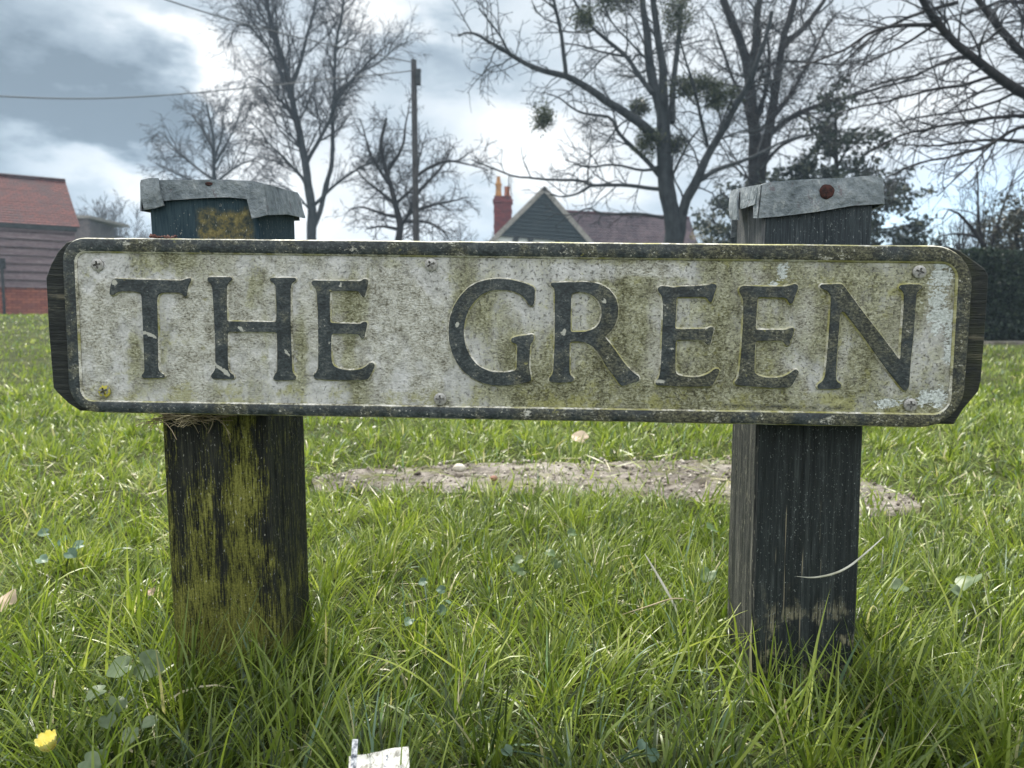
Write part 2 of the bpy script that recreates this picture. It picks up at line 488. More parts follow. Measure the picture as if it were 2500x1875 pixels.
def black_paint(chips, green):
    def fn(g):
        c, u, v_, w_, big, streak, mid, fine = grime(g)
        right = g.ss(u, -0.05, 0.25)
        col = g.ramp(mid * 0.5 + fine * 0.5, [(0.40, (0.008, 0.013, 0.015)), (0.50, (0.026, 0.036, 0.040)), (0.62, (0.085, 0.096, 0.094))])
        ol = g.ss(big * 0.55 + mid * 0.45 + right * 0.08 + green, 0.50, 0.64)
        col = g.mix(ol * (0.5 if green < 0 else 0.65), col, g.ramp(fine, [(0.40, (0.02, 0.019, 0.010)), (0.52, (0.085, 0.080, 0.040)), (0.64, (0.20, 0.19, 0.10))]))
        cr = g.noise(g.map(c, (0.8, 1.3, 1)), 60 if green < 0 else 34, 8, 0.78); wh = g.ss(cr + chips, 0.62, 0.65)
        speck = g.ss(g.noise(c, 300, 3, 0.6) + (mid - 0.5) * 0.5 + chips, 0.655, 0.70)
        col = g.mix(g.clamp(wh * 0.8 + speck * 0.6), col, g.mix(g.ss(fine, .4, .6), (0.24, 0.24, 0.19), (0.60, 0.60, 0.54)))
        gash = 0.0
        for px, py, rx, ry, tl in [(283, 690, 9, 8, .6), (277, 676, 10, 4, .3), (352, 812, 20, 4.5, -.25), (375, 819, 14, 4, -.4), (540, 897, 32, 3.5, -.75), (553, 908, 9, 5, -.75), (592, 802, 10, 4.5, -.5), (703, 862, 13, 4, -1.1), (834, 695, 4, 7, 0), (455, 679, 9, 4, .5), (1118, 792, 6, 7, 0), (1600, 930, 26, 6, 0), (1637, 850, 6, 3, 0), (2232, 779, 4, 3, 0), (1378, 810, 5, 9, 0), (1475, 735, 5, 8, .4)]:
            a_, b_ = u - u_of(px, py) + (mid - .5) * .012, v_ - v_of(px, py) + (fine - .5) * .006; ct, st = math.cos(tl), math.sin(tl)
            p_, q_ = (a_ * ct + b_ * st) / (rx * 0.00041), (b_ * ct - a_ * st) / (ry * 0.00041)
            gash = g.math('EXPONENT', (p_ * p_ + q_ * q_) * -0.8) + gash
        col = g.mix(g.ss(gash * 0.5 + mid * 0.4 + fine * 0.3, 0.58, 0.70) * 0.75, col, (0.50, 0.50, 0.44))
        ym = g.ss(g.noise(c, 75, 3, 0.5), 0.70, 0.74)
        col = g.mix(ym * 0.6, col, (0.24, 0.23, 0.06))
        return {'Base Color': col, 'Roughness': 0.42 + ol * 0.3, 'Normal': g.bump(fine * 0.7 + mid * 0.9 + wh * 0.6, 0.55, 0.0012)}
    return fn


def lip(g):
    c, u, v_, w_, big, streak, mid, fine = grime(g)
    col = g.ramp(mid * 0.6 + fine * 0.4, [(0.36, (0.05, 0.05, 0.035)), (0.46, (0.30, 0.29, 0.22)), (0.58, (0.70, 0.69, 0.63))])
    ym = g.ss(g.noise(c, 26, 3, 0.6) + g.ss(u, -0.2, 0.3) * 0.12, 0.52, 0.66)
    return {'Base Color': g.mix(ym * 0.65, col, (0.30, 0.29, 0.07)), 'Normal': g.bump(fine, 0.4, 0.001)}


M_FACE = principled('plate_paint', plate_face, 0.6, 0.35)
M_BLACK = principled('letter_paint', black_paint(-0.02, -0.005), 0.45, 0.4)
M_RIM = principled('border_paint', black_paint(0.018, 0.02), 0.45, 0.4)
M_LIP = principled('worn_edge', lip, 0.6, 0.3)


def rrect(corners, radii, n=9):
    """rounded quadrilateral: corners TL, TR, BR, BL (2-D)"""
    out = []
    for i in range(4):
        c = np.array(corners[i]); a = np.array(corners[i - 1]) - c; b = np.array(corners[(i + 1) % 4]) - c
        a /= np.linalg.norm(a); b /= np.linalg.norm(b); r_ = radii[i]
        p0, p2 = c + a * r_, c + b * r_
        for k in range(n):
            t = k / (n - 1)
            # circular-looking blend
            s1 = (1 - t) ** 2 * p0 + 2 * t * (1 - t) * c + t * t * p2
            ang = t * math.pi / 2
            s2 = c + a * r_ * (1 - math.sin(ang)) + b * r_ * (1 - math.cos(ang))
            out.append(0.15 * s1 + 0.85 * s2)
        nxt = np.array(corners[(i + 1) % 4]); e1 = c + b * r_
        e2v = (c - nxt); e2v /= np.linalg.norm(e2v); e2 = nxt + e2v * radii[(i + 1) % 4]
        m = 60 if i in (0, 2) else 14
        for k in range(1, m): out.append(e1 + (e2 - e1) * k / m)
    return np.array(out)


k_ = 0.00041
OC = [uv(*q) for q in [(153, 580), (2378, 601), (2346, 1045), (174, 1005)]]
IC = [uv(*q) for q in [(187, 616), (2335, 643), (2314, 1010), (203, 977)]]
OR_, IR_ = [60 * k_, 95 * k_, 100 * k_, 75 * k_], [26 * k_, 36 * k_, 38 * k_, 30 * k_]
outer, inner = rrect(OC, OR_), rrect(IC, IR_)
NL = len(outer)
rng = np.random.default_rng(4)


def wob(l, a, s): return l + a * np.stack([vnoise(np.c_[l * s, np.zeros(len(l))], 1, 1), vnoise(np.c_[l * s, np.ones(len(l)) * 7], 1, 2)], 1)


def ring(loops):
    V = np.vstack([np.c_[l, np.full(len(l), z_)] for l, z_ in loops]); F = []
    for a in range(len(loops) - 1):
        for i in range(NL):
            j = (i + 1) % NL
            F.append((a * NL + i, a * NL + j, (a + 1) * NL + j, (a + 1) * NL + i))
    return V, F


def lerp(a, b, t): return a + (b - a) * t


outer_w = wob(outer, 0.0004, 60)
lp = lambda t: lerp(outer_w, inner, t)
# plate: panel sheet with its folded edge and back
pv_, pf_ = ring([(lp(0.97), -0.004), (lp(0.02), -0.0045), (lp(0.0), -0.003)])
nv = len(pv_)
me = mesh('name_plate', np.vstack([np.c_[lp(0.97), np.zeros(NL)], np.c_[lp(0.97), np.full(NL, -0.0045)]]),
          [tuple(range(NL))[::-1], tuple(range(NL, 2 * NL))] + [(i, (i + 1) % NL, NL + (i + 1) % NL, NL + i) for i in range(NL)], M_FACE)
plate = link('name_plate', me, sign, M=ROOT_I @ M_SIGN, label='pale stained metal plate with the words THE GREEN')
# border: raised rim, black on top, paint worn to pale on both lips
rv, rf = ring([(lp(0.0), -0.0055), (lp(-0.004), 0.0006), (lp(0.075), 0.0029), (lp(0.13), 0.0032), (lp(0.5), 0.0035), (lp(0.87), 0.0032), (lp(0.92), 0.0028), (lp(1.03), 0.0003), (lp(1.07), -0.0015)])
rm = mesh('border', rv, [q[::-1] for q in rf], [M_RIM, M_LIP], True)
for i, pl in enumerate(rm.polygons):
    band = i // NL
    pl.material_index = 1 if band in (6,) or (band == 1) else 0
link('border', rm, plate, label='raised black border with chipped paint')

LET = {
 'T': (240, 650, 1382 / 250, [[(195, 168), (320, 178), (600, 184), (900, 192), (1120, 198), (1180, 172), (1235, 162), (1252, 185), (1205, 270), (1188, 400), (1160, 408), (1130, 370), (1080, 350), (850, 352), (800, 385), (785, 450), (795, 800), (800, 1380), (830, 1440), (890, 1470), (886, 1505), (600, 1510), (580, 1475), (620, 1430), (622, 1370), (605, 900), (590, 560), (582, 400), (565, 355), (480, 335), (290, 335), (240, 355), (200, 388), (160, 385), (148, 365), (165, 260)]]),
 'H': (480, 650, 5.53, [[(145, 150), (470, 150), (472, 185), (430, 220), (402, 270), (400, 500), (405, 748), (1075, 758), (1080, 560), (1065, 280), (1050, 235), (990, 195), (992, 160), (1335, 160), (1335, 190), (1280, 225), (1262, 290), (1262, 800), (1275, 1150), (1285, 1420), (1310, 1460), (1338, 1490), (1335, 1535), (1050, 1535), (1030, 1510), (1060, 1460), (1090, 1420), (1090, 1100), (1085, 885), (415, 880), (412, 1150), (420, 1400), (445, 1440), (500, 1480), (500, 1515), (470, 1522), (210, 1515), (190, 1475), (230, 1430), (252, 1380), (250, 1000), (230, 600), (210, 290), (195, 235), (150, 200)]]),
 'E1': (740, 650, 5.53, [[(120, 195), (450, 200), (780, 205), (810, 180), (840, 172), (880, 195), (850, 320), (825, 410), (800, 410), (775, 370), (740, 330), (360, 330), (352, 480), (360, 770), (770, 785), (800, 760), (850, 752), (862, 780), (835, 890), (820, 970), (795, 978), (770, 950), (750, 915), (380, 905), (370, 1000), (375, 1250), (395, 1340), (470, 1385), (600, 1410), (720, 1405), (800, 1385), (860, 1345), (915, 1300), (970, 1325), (930, 1420), (870, 1530), (600, 1535), (300, 1530), (150, 1515), (140, 1470), (185, 1430), (205, 1380), (205, 1000), (200, 600), (185, 360), (160, 280), (115, 240)]]),
 'G': (1070, 660, 5.53, [[(1300, 235), (1295, 400), (1280, 475), (1235, 475), (1190, 400), (1130, 335), (1050, 290), (950, 265), (820, 258), (700, 272), (590, 320), (490, 410), (410, 520), (360, 650), (338, 790), (340, 900), (370, 1040), (430, 1170), (510, 1270), (600, 1330), (720, 1375), (860, 1385), (960, 1378), (1060, 1350), (1065, 1200), (1068, 990), (985, 970), (990, 915), (1100, 890), (1200, 880), (1285, 860), (1285, 950), (1235, 1000), (1230, 1150), (1220, 1300), (1250, 1460), (1250, 1490), (1130, 1530), (930, 1555), (750, 1550), (600, 1520), (470, 1460), (350, 1370), (260, 1260), (190, 1120), (150, 960), (140, 800), (160, 640), (210, 490), (290, 360), (400, 240), (540, 160), (700, 122), (830, 115), (980, 130), (1130, 165), (1230, 200)]]),
 'R': (1320, 660, 5.53, [[(140, 170), (380, 165), (600, 160), (720, 170), (830, 200), (930, 265), (1010, 370), (1045, 500), (1040, 620), (1000, 740), (930, 830), (855, 900), (920, 970), (1010, 1090), (1100, 1220), (1200, 1340), (1270, 1400), (1320, 1430), (1335, 1490), (1230, 1520), (1105, 1560), (1070, 1540), (1010, 1450), (900, 1310), (820, 1170), (760, 1080), (690, 1010), (600, 970), (500, 955), (390, 960), (385, 1100), (385, 1370), (400, 1420), (450, 1460), (430, 1505), (280, 1515), (130, 1510), (115, 1460), (160, 1410), (175, 1350), (185, 1150), (195, 900), (195, 500), (195, 300), (185, 240), (145, 205)],
   [(415, 305), (490, 288), (600, 292), (700, 330), (780, 400), (825, 500), (830, 600), (805, 700), (760, 765), (700, 805), (600, 835), (400, 838), (400, 600), (408, 400)]]),
 'E2': (1580, 660, 5.53, [[(150, 235), (200, 215), (290, 222), (350, 238), (460, 222), (700, 215), (840, 200), (880, 178), (945, 200), (900, 330), (870, 435), (840, 420), (810, 370), (770, 355), (395, 355), (385, 600), (372, 795), (820, 795), (850, 765), (900, 775), (890, 830), (850, 1000), (815, 1005), (780, 960), (720, 935), (385, 935), (380, 1100), (378, 1360), (400, 1410), (500, 1440), (640, 1450), (760, 1430), (860, 1385), (920, 1325), (985, 1345), (940, 1440), (880, 1560), (600, 1570), (350, 1560), (120, 1548), (120, 1500), (165, 1455), (185, 1350), (200, 1100), (215, 700), (220, 480), (205, 340), (150, 275)]]),
 'E3': (1780, 660, 5.53, [[(140, 250), (180, 212), (450, 222), (760, 222), (840, 205), (890, 185), (938, 208), (895, 340), (855, 450), (815, 445), (790, 385), (750, 365), (385, 355), (375, 500), (355, 808), (770, 808), (820, 785), (850, 775), (880, 795), (850, 900), (810, 1020), (770, 1010), (740, 960), (690, 945), (355, 950), (345, 1150), (340, 1380), (380, 1420), (480, 1450), (600, 1460), (720, 1445), (810, 1405), (900, 1335), (945, 1365), (890, 1480), (830, 1580), (600, 1585), (350, 1570), (90, 1545), (80, 1505), (125, 1465), (150, 1320), (170, 1100), (190, 800), (200, 550), (195, 380), (150, 300)]]),
 'N': (1980, 670, 5.53, [[(130, 140), (420, 130), (460, 175), (600, 370), (780, 610), (930, 800), (1080, 1000), (1190, 1150), (1215, 1140), (1220, 1000), (1240, 700), (1260, 450), (1260, 260), (1235, 215), (1190, 185), (1210, 145), (1350, 135), (1490, 140), (1510, 175), (1460, 215), (1425, 260), (1410, 450), (1390, 750), (1365, 1000), (1340, 1250), (1325, 1500), (1300, 1565), (1260, 1570), (1200, 1500), (1080, 1350), (960, 1190), (830, 1010), (700, 820), (560, 640), (460, 510), (430, 495), (395, 515), (385, 650), (365, 900), (345, 1150), (335, 1400), (350, 1450), (410, 1485), (405, 1535), (300, 1545), (95, 1545), (95, 1490), (160, 1450), (195, 1380), (215, 1200), (245, 850), (265, 550), (275, 350), (270, 270), (220, 215), (130, 180)]]),
}


def chaikin(p, it=2, cut=22.0):
    p = [np.array(q, float) for q in p]
    for _ in range(it):
        o = []
        for i in range(len(p)):
            a, b = p[i], p[(i + 1) % len(p)]; L = np.linalg.norm(b - a); c = min(0.25, cut / L)
            o += [a + (b - a) * c, b - (b - a) * c]
        p = o; cut *= 0.6
    return p


def offset(l, d_):
    l = np.asarray(l); t = np.roll(l, -1, 0) - np.roll(l, 1, 0); t /= np.linalg.norm(t, axis=1)[:, None] + 1e-9
    n = np.stack([t[:, 1], -t[:, 0]], 1)
    ar = 0.5 * np.sum(l[:, 0] * np.roll(l[:, 1], -1) - np.roll(l[:, 0], -1) * l[:, 1])
    return l + n * d_ * (1 if ar > 0 else -1)


for key, (ox, oy, sc, loops) in LET.items():
    L2 = []
    for lo in loops:
        p = chaikin(lo)
        L2.append(np.array([uv(ox + q[0] / sc, oy + q[1] / sc, 0.003) for q in p]))
    tris = tessellate_polygon([[Vector((*q, 0)) for q in l] for l in L2])
    V, F, mi = [], [], []
    flat = np.vstack(L2); n = len(flat)
    V += [(*q, 0.0031) for q in flat]
    for t in tris:
        a, b, c = (flat[k] for k in t)
        if (b[0] - a[0]) * (c[1] - a[1]) - (b[1] - a[1]) * (c[0] - a[0]) < 0: t = (t[0], t[2], t[1])
        F.append(tuple(t)); mi.append(0)
    st = 0
    for h, l in enumerate(L2):
        sg = 1 if h == 0 else -1
        m = len(l); b0 = len(V)
        V += [(*q, 0.0024) for q in offset(l, 0.0004 * sg)]
        b1 = len(V)
        V += [(*q, -0.0012) for q in offset(l, 0.0023 * sg)]
        ar = np.sum(l[:, 0] * np.roll(l[:, 1], -1) - np.roll(l[:, 0], -1) * l[:, 1])
        fl = (ar > 0) == (h == 0)
        for i in range(m):
            j = (i + 1) % m
            for (r0, r1, mm) in ((st, b0, 0), (b0, b1, 1)):
                q = (r0 + i, r1 + i, r1 + j, r0 + j); F.append(q if ar > 0 else q[::-1]); mi.append(mm)
        st += m
    me = mesh('letter', V, F, [M_BLACK, M_LIP])
    me.polygons.foreach_set('material_index', mi)
    link('letter', me, plate, label={'T': 'letter T chipped white at its top left', 'H': 'letter H scratched at its left foot', 'E1': 'letter E of THE', 'G': 'round letter G', 'R': 'letter R', 'E2': 'first letter E of GREEN', 'E3': 'second letter E of GREEN', 'N': 'letter N, brown and mossy along its diagonal'}[key])


def steel(g):
    c = g.coord(); a = g.noise(c, 500, 3); b = g.noise(c, 150, 3)
    col = g.ramp(a * 0.5 + b * 0.5, [(0.35, (0.19, 0.185, 0.17)), (0.6, (0.42, 0.415, 0.40))])
    return {'Base Color': col, 'Metallic': 0.35, 'Normal': g.bump(a, 0.3, 0.0004)}


def steel_y(g):
    c = g.coord(); a = g.noise(c, 350, 3)
    return {'Base Color': g.mix(g.ss(a, 0.45, 0.55), (0.2, 0.2, 0.18), (0.42, 0.38, 0.05)), 'Metallic': 0.2}


M_STEEL = principled('screw_steel', steel, 0.45)
M_STEELY = principled('lichened_screw', steel_y, 0.6)


def screw_mesh(mat, rot):
    nr, na, RR = 16, 64, 0.0063
    V = [(0, 0, 0.0014)]; F = []
    for i in range(1, nr + 1):
        r_ = RR * min(1, i / (nr - 2))
        for j in range(na):
            t = 2 * math.pi * j / na
            xx, yy = r_ * math.cos(t), r_ * math.sin(t)
            z_ = 0.0034 * math.sqrt(max(0.0, 1 - 0.62 * (r_ / RR) ** 2))
            xr, yr = xx * math.cos(rot) + yy * math.sin(rot), -xx * math.sin(rot) + yy * math.cos(rot)
            arm = (abs(xr) < 0.0009 and abs(yr) < 0.0036) or (abs(yr) < 0.0009 and abs(xr) < 0.0036)
            if arm or r_ < 0.0013: z_ -= 0.0030
            if i == nr - 1: z_ = 0.0012
            if i == nr: z_ = -0.001
            V.append((xx, yy, z_))
    for j in range(na): F.append((0, 1 + j, 1 + (j + 1) % na))
    for i in range(nr - 1):
        for j in range(na):
            a, b = 1 + i * na + j, 1 + i * na + (j + 1) % na
            F.append((a, a + na, b + na, b))
    return mesh('screw', V, F, mat)


for (px, py), rot, mt, lb in [((240, 647), 0.2, M_STEEL, None), ((1053, 647), 0.5, M_STEEL, None), ((2243, 664), -0.3, M_STEEL, None),
                              ((257, 955), 0.4, M_STEELY, 'screw crusted with yellow lichen'), ((1075, 974), 0.05, M_STEEL, None), ((2221, 988), 0.0, M_STEEL, None)]:
    q = uv(px, py)
    link('screw', screw_mesh(mt, rot), plate, label=lb, M=Matrix.Translation((q[0], q[1], 0)))


# --- backing board
def board_wood(g):
    c = g.coord(); u, v_, w_ = g.sep(c)
    gr = g.noise(g.map(c, (6, 150, 60)), 2.2, 5, 0.65, 0.4); fine = g.noise(g.map(c, (1, 8, 2)), 90, 4, 0.7)
    col = g.ramp(gr * 0.6 + fine * 0.4, [(0.33, (0.004, 0.006, 0.006)), (0.5, (0.016, 0.020, 0.020)), (0.64, (0.05, 0.053, 0.046)), (0.76, (0.18, 0.17, 0.13))])
    rot = g.ss(g.noise(g.map(c, (1, 3, 1)), 22, 4, 0.65) - g.ss(g.math('ABSOLUTE', v_ + 0.005), 0.02, 0.06) * 0.2, 0.53, 0.62)
    col = g.mix(rot * g.ss(gr, 0.46, 0.60) * 0.6, col, (0.17, 0.155, 0.11))
    mo = g.ss(u, 0.2, 0.5) * g.ss(g.noise(c, 40, 4), 0.42, 0.6)
    col = g.mix(mo * 0.45, col, (0.05, 0.055, 0.022))
    return {'Base Color': col, 'Normal': g.bump(gr + fine * 0.6, 0.9, 0.003), 'Roughness': 0.7}


M_BOARD = principled('board_wood', board_wood, 0.7, 0.3)
WB = -0.0062
b_out = [uv(*q, WB) for q in [(186, 583), (160, 592), (140, 614), (123, 645), (111, 678), (117, 800), (129, 947), (140, 960), (165, 984), (194, 1003)]]
b_right = [uv(*q, WB) for q in [(2330, 1036), (2352, 1000), (2390, 955), (2396, 930), (2405, 822), (2413, 700), (2414, 672), (2405, 655), (2345, 612), (2325, 604), (2295, 601)]]
bl = np.array(b_out + b_right)
bl = np.array([q for q in bl])
cx = bl.mean(0)
n = len(bl)
V = [(*q, WB - 0.0015) for q in bl] + [(*q, WB) for q in (cx + (bl - cx) * np.array([0.9975, 0.988]))] + [(*q, WB - 0.031) for q in bl]
F = [tuple(range(n, 2 * n))] + [(i, (i + 1) % n, n + (i + 1) % n, n + i) for i in range(n)] + [(2 * n + i, 2 * n + (i + 1) % n, (i + 1) % n, i) for i in range(n)] + [tuple(range(3 * n - 1, 2 * n - 1, -1))]
F = [q[::-1] for q in F] if np.sum(bl[:, 0] * np.roll(bl[:, 1], -1) - np.roll(bl[:, 0], -1) * bl[:, 1]) < 0 else F
link('backing_board', mesh('backing_board', V, F, M_BOARD), sign, M=ROOT_I @ M_SIGN, label='dark wooden board with chamfered corners behind the plate')


# --- posts
def post_left(g):
    c = g.coord(); x_, y_, z_ = g.sep(c)
    gr = g.noise(g.map(c, (40, 40, 1.6)), 4, 5, 0.62, 0.3)
    fib = g.noise(g.map(c, (14, 14, 1)), 42, 4, 0.7)
    mid = g.noise(g.map(c, (1, 1, 0.5)), 26, 5, 0.68); fine = g.noise(c, 420, 3, 0.75)
    wood = g.ramp(gr * 0.5 + fib * 0.5, [(0.38, (0.004, 0.005, 0.005)), (0.50, (0.018, 0.021, 0.017)), (0.64, (0.065, 0.066, 0.05))])
    # moss: right half of the front, left edge, and more of it towards the ground
    band = g.ss(x_, 0.055, 0.075) * (1 - g.ss(x_, 0.094, 0.108)) * 0.10 + (1 - g.ss(x_, 0.004, 0.018)) * 0.08
    band = band + g.ss(x_, 0.02, 0.035) * (1 - g.ss(x_, 0.05, 0.06)) * (1 - g.ss(z_, 0.15, 0.27)) * 0.09
    lowm = (1 - g.ss(z_, 0.04, 0.20)) * 0.09
    top = g.ss(z_, 0.42, 0.44)
    moss_shade = (1 - g.ss(x_, 0.05, 0.075)) * g.ss(z_, 0.10, 0.24) * 0.05  # less moss at upper left, painting in the shade under the sign
    ms = mid * 0.50 + fib * 0.60 + gr * 0.2 - moss_shade + band + lowm - 0.045 - g.ss(x_, 0.114, 0.118) * 0.04
    mm = g.ss(ms + (fine - .5) * .14, 0.60, 0.71) * (1 - top)
    moss = g.ramp(fine * 0.3 + fib * 0.35 + mid * 0.35, [(0.40, (0.018, 0.020, 0.006)), (0.48, (0.11, 0.115, 0.020)), (0.56, (0.23, 0.235, 0.05)), (0.68, (0.38, 0.38, 0.13))])
    col = g.mix(mm * 0.92, wood, moss)
    # blue-black paint with haze painted in, and an ochre lichen patch near the top
    paint = g.ramp(fib, [(0.4, (0.020, 0.045, 0.062)), (0.7, (0.05, 0.085, 0.10))])
    col = g.mix(top * 0.95, col, paint)
    lic = g.box(x_ + (mid - 0.5) * 0.03, z_ + (mid - 0.5) * 0.03, 0.052, 0.109, 0.40, 0.511, 0.005) * top
    lc = g.ramp(g.noise(c, 110, 5, 0.7), [(0.38, (0.035, 0.045, 0.042)), (0.47, (0.10, 0.10, 0.06)), (0.56, (0.20, 0.165, 0.06)), (0.68, (0.32, 0.28, 0.12))])
    col = g.mix(lic * g.ss(mid * .6 + fine * .4, 0.38, 0.5) * 0.9, col, lc)
    sp = g.ss(g.noise(g.map(c, (1.8, 1.8, 0.7), rot=(0.3, 0.4, 0.1)), 330, 2, 0.5) + (mid - .5) * .15, 0.68, 0.72)
    col = g.mix(sp * 0.65, col, (0.5, 0.5, 0.44))
    return {'Base Color': col, 'Normal': g.bump(gr + fib * 0.8 + mm * fine * 0.8, 0.9, 0.004), 'Roughness': 0.75}


def post_right(weathered):  # weathered side: worn wood, with sky light from the left painted in as grey
    def fn(g):
        c = g.coord(); x_, y_, z_ = g.sep(c)
        gr = g.noise(g.map(c, (40, 40, 1.2)), 4, 5, 0.62, 0.2); fib = g.noise(g.map(c, (14, 14, 0.7)), 45, 4, 0.7)
        mid = g.noise(c, 30, 4, 0.65)
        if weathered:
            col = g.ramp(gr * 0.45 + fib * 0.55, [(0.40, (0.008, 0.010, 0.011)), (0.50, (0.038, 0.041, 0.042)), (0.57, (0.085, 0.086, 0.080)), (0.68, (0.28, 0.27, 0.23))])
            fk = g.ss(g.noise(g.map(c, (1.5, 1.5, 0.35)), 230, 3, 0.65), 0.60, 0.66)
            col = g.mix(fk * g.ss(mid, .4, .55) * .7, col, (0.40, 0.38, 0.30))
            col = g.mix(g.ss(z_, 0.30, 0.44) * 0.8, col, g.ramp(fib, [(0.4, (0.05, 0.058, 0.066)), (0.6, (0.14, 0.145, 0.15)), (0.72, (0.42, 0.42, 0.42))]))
        else:
            col = g.ramp(gr * 0.5 + fib * 0.5, [(0.40, (0.004, 0.007, 0.008)), (0.52, (0.014, 0.020, 0.021)), (0.66, (0.055, 0.065, 0.064))])
            col = g.mix(g.ss(z_, 0.36, 0.44) * 0.7, col, g.ramp(fib, [(0.4, (0.012, 0.022, 0.03)), (0.62, (0.04, 0.056, 0.066)), (0.75, (0.14, 0.15, 0.15))]))
            lng = g.ss(g.noise(g.map(c, (50, 50, 1.2), (3, 1, 0)), 3.2, 3, 0.5) - g.ss(z_, .12, .3) * .04, 0.645, 0.67)
            col = g.mix(lng * 0.75, col, (0.28, 0.25, 0.17))
            lowm = (1 - g.ss(z_, 0.05, 0.13)) * g.ss(mid, 0.5, 0.62)
            col = g.mix(lowm * g.ss(fib, 0.42, 0.56), col, (0.26, 0.24, 0.15))
            sp = g.ss(g.noise(g.map(c, (1.6, 1.6, 0.9), rot=(0.3, 0.5, 0.2)), 420, 2, 0.6) + (mid - .5) * .22, 0.655, 0.70)
            col = g.mix(sp * 0.6, col, (0.30, 0.33, 0.32))
        return {'Base Color': col, 'Normal': g.bump(gr + fib * 0.8, 0.8, 0.003), 'Roughness': 0.6}
    return fn


M_PL = principled('mossy_post', post_left, 0.75, 0.25)
M_PR = principled('black_post', post_right(False), 0.6, 0.35)
M_PW = principled('skylit_weathered_post', post_right(True), 0.8, 0.2)

PO = SO - 0.0385 * NN


def post_frame(pxl, pxr, py, tilt, top_px):
    a = on_plane(pxl, py, PO, NN); b = on_plane(pxr, py, PO, NN)
    wd = float((b - a) @ UH)
    zt = float(on_plane(*top_px, PO, NN)[2])
    # base point of the left front edge, at ground height
    X = UH * math.cos(tilt) + ZUP * -math.sin(tilt); Z = UH * math.sin(tilt) + ZUP * math.cos(tilt); Yd = -NN
    s_ = (a[2] - 0) / Z[2]
    o = a - Z * s_
    M = Matrix(((X[0], Yd[0], Z[0], o[0]), (X[1], Yd[1], Z[1], o[1]), (X[2], Yd[2], Z[2], o[2]), (0, 0, 0, 1)))
    return M, wd, zt


def make_post(M, wd, dp, zt, mats, seed, label):
    """box built as a fine skin with wood-grain relief"""
    V, F, mi = [], [], []
    nz_, nx1, c = 110, 90, 0.0025
    # perimeter points with small rounded corners
    per = []
    def edge(p, q, n_, tag):
        for k in range(n_): per.append((p[0] + (q[0] - p[0]) * k / n_, p[1] + (q[1] - p[1]) * k / n_, tag))
    edge((c, 0), (wd - c, 0), nx1, 0); edge((wd - c, 0), (wd, c), 2, 0); edge((wd, c), (wd, dp - c), 24, 2)
    edge((wd, dp - c), (wd - c, dp), 2, 2); edge((wd - c, dp), (c, dp), 10, 2); edge((c, dp), (0, dp - c), 2, 1); edge((0, dp - c), (0, c), 24, 1); edge((0, c), (c, 0), 2, 1)
    n_ = len(per); zs = np.linspace(-0.06, zt, nz_)
    p2 = np.array([(q[0], q[1]) for q in per]); cc = np.array([wd / 2, dp / 2])
    for z_ in zs:
        q3 = np.c_[p2, np.full(n_, z_)]
        rel = 0.0007 * vnoise(q3 * np.array([260, 260, 6]), 1, seed) + 0.0011 * vnoise(q3 * np.array([30, 30, 8]), 1, seed + 1)
        cn = vnoise(q3 * np.array([75, 75, 2.2]), 1, seed + 3); rel = rel - 0.0022 * np.exp(-(cn / 0.05) ** 2) * sstep(vnoise(q3 * np.array([25, 25, 6]), 1, seed + 5), -0.3, 0.4)
        d_ = p2 - cc; d_ = d_ / np.linalg.norm(d_, axis=1)[:, None]
        V += [tuple(q) for q in np.c_[p2 + d_ * rel[:, None], np.full(n_, z_)]]
    for a in range(nz_ - 1):
        for i in range(n_):
            j = (i + 1) % n_
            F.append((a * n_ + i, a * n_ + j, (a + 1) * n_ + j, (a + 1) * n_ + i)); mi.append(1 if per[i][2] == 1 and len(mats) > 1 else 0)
    F.append(tuple(range((nz_ - 1) * n_, nz_ * n_))); mi.append(0)
    me = mesh('post', V, F, mats, True); me.polygons.foreach_set('material_index', mi)
    return link('post', me, sign, M=ROOT_I @ M, label=label)


ML, WL, ZL = post_frame(398, 657, 1100, R(-1.0), (500, 444))
MR, WR, ZR = post_frame(1847, 2106, 1100, R(0.0), (2000, 447))
DP = 0.115
pL = make_post(ML, WL, DP, ZL - 0.002, [M_PL], 11, 'mossy post streaked yellow green')
pR = make_post(MR, WR, DP, ZR - 0.004, [M_PR, M_PW], 21, 'black painted post with weathered side coloured sky-lit grey')


# --- lead caps
def lead(g):
    c = g.coord()
    a = g.noise(c, 28, 5, 0.6, 0.6); b = g.noise(c, 120, 5, 0.65); s_ = g.noise(g.map(c, (2, 2, 0.6)), 60, 3, 0.6)
    col = g.ramp(a * 0.5 + b * 0.5, [(0.34, (0.085, 0.105, 0.12)), (0.46, (0.165, 0.195, 0.215)), (0.56, (0.235, 0.265, 0.285)), (0.68, (0.36, 0.385, 0.395))])
    pur = g.ss(g.noise(g.map(c, (1.5, 1.5, 1)), 45, 4, 0.7), 0.60, 0.68)
    col = g.mix(pur * 0.5, col, (0.10, 0.06, 0.075))
    sc = g.ss(s_, 0.66, 0.7)
    col = g.mix(sc * 0.25, col, (0.5, 0.52, 0.5))
    return {'Base Color': col, 'Metallic': 0.2, 'Roughness': 0.45 + b * 0.2, 'Normal': g.bump(a + b * 0.9, 0.8, 0.005)}


M_LEAD = principled('lead_sheet', lead, 0.55, 0.4)


def rust(g):
    c = g.coord(); a = g.noise(c, 300, 4)
    return {'Base Color': g.ramp(a, [(0.38, (0.018, 0.012, 0.012)), (0.62, (0.070, 0.030, 0.026))]), 'Normal': g.bump(a, 0.7, 0.001)}


M_RUST = principled('rust', rust, 0.8, 0.2)


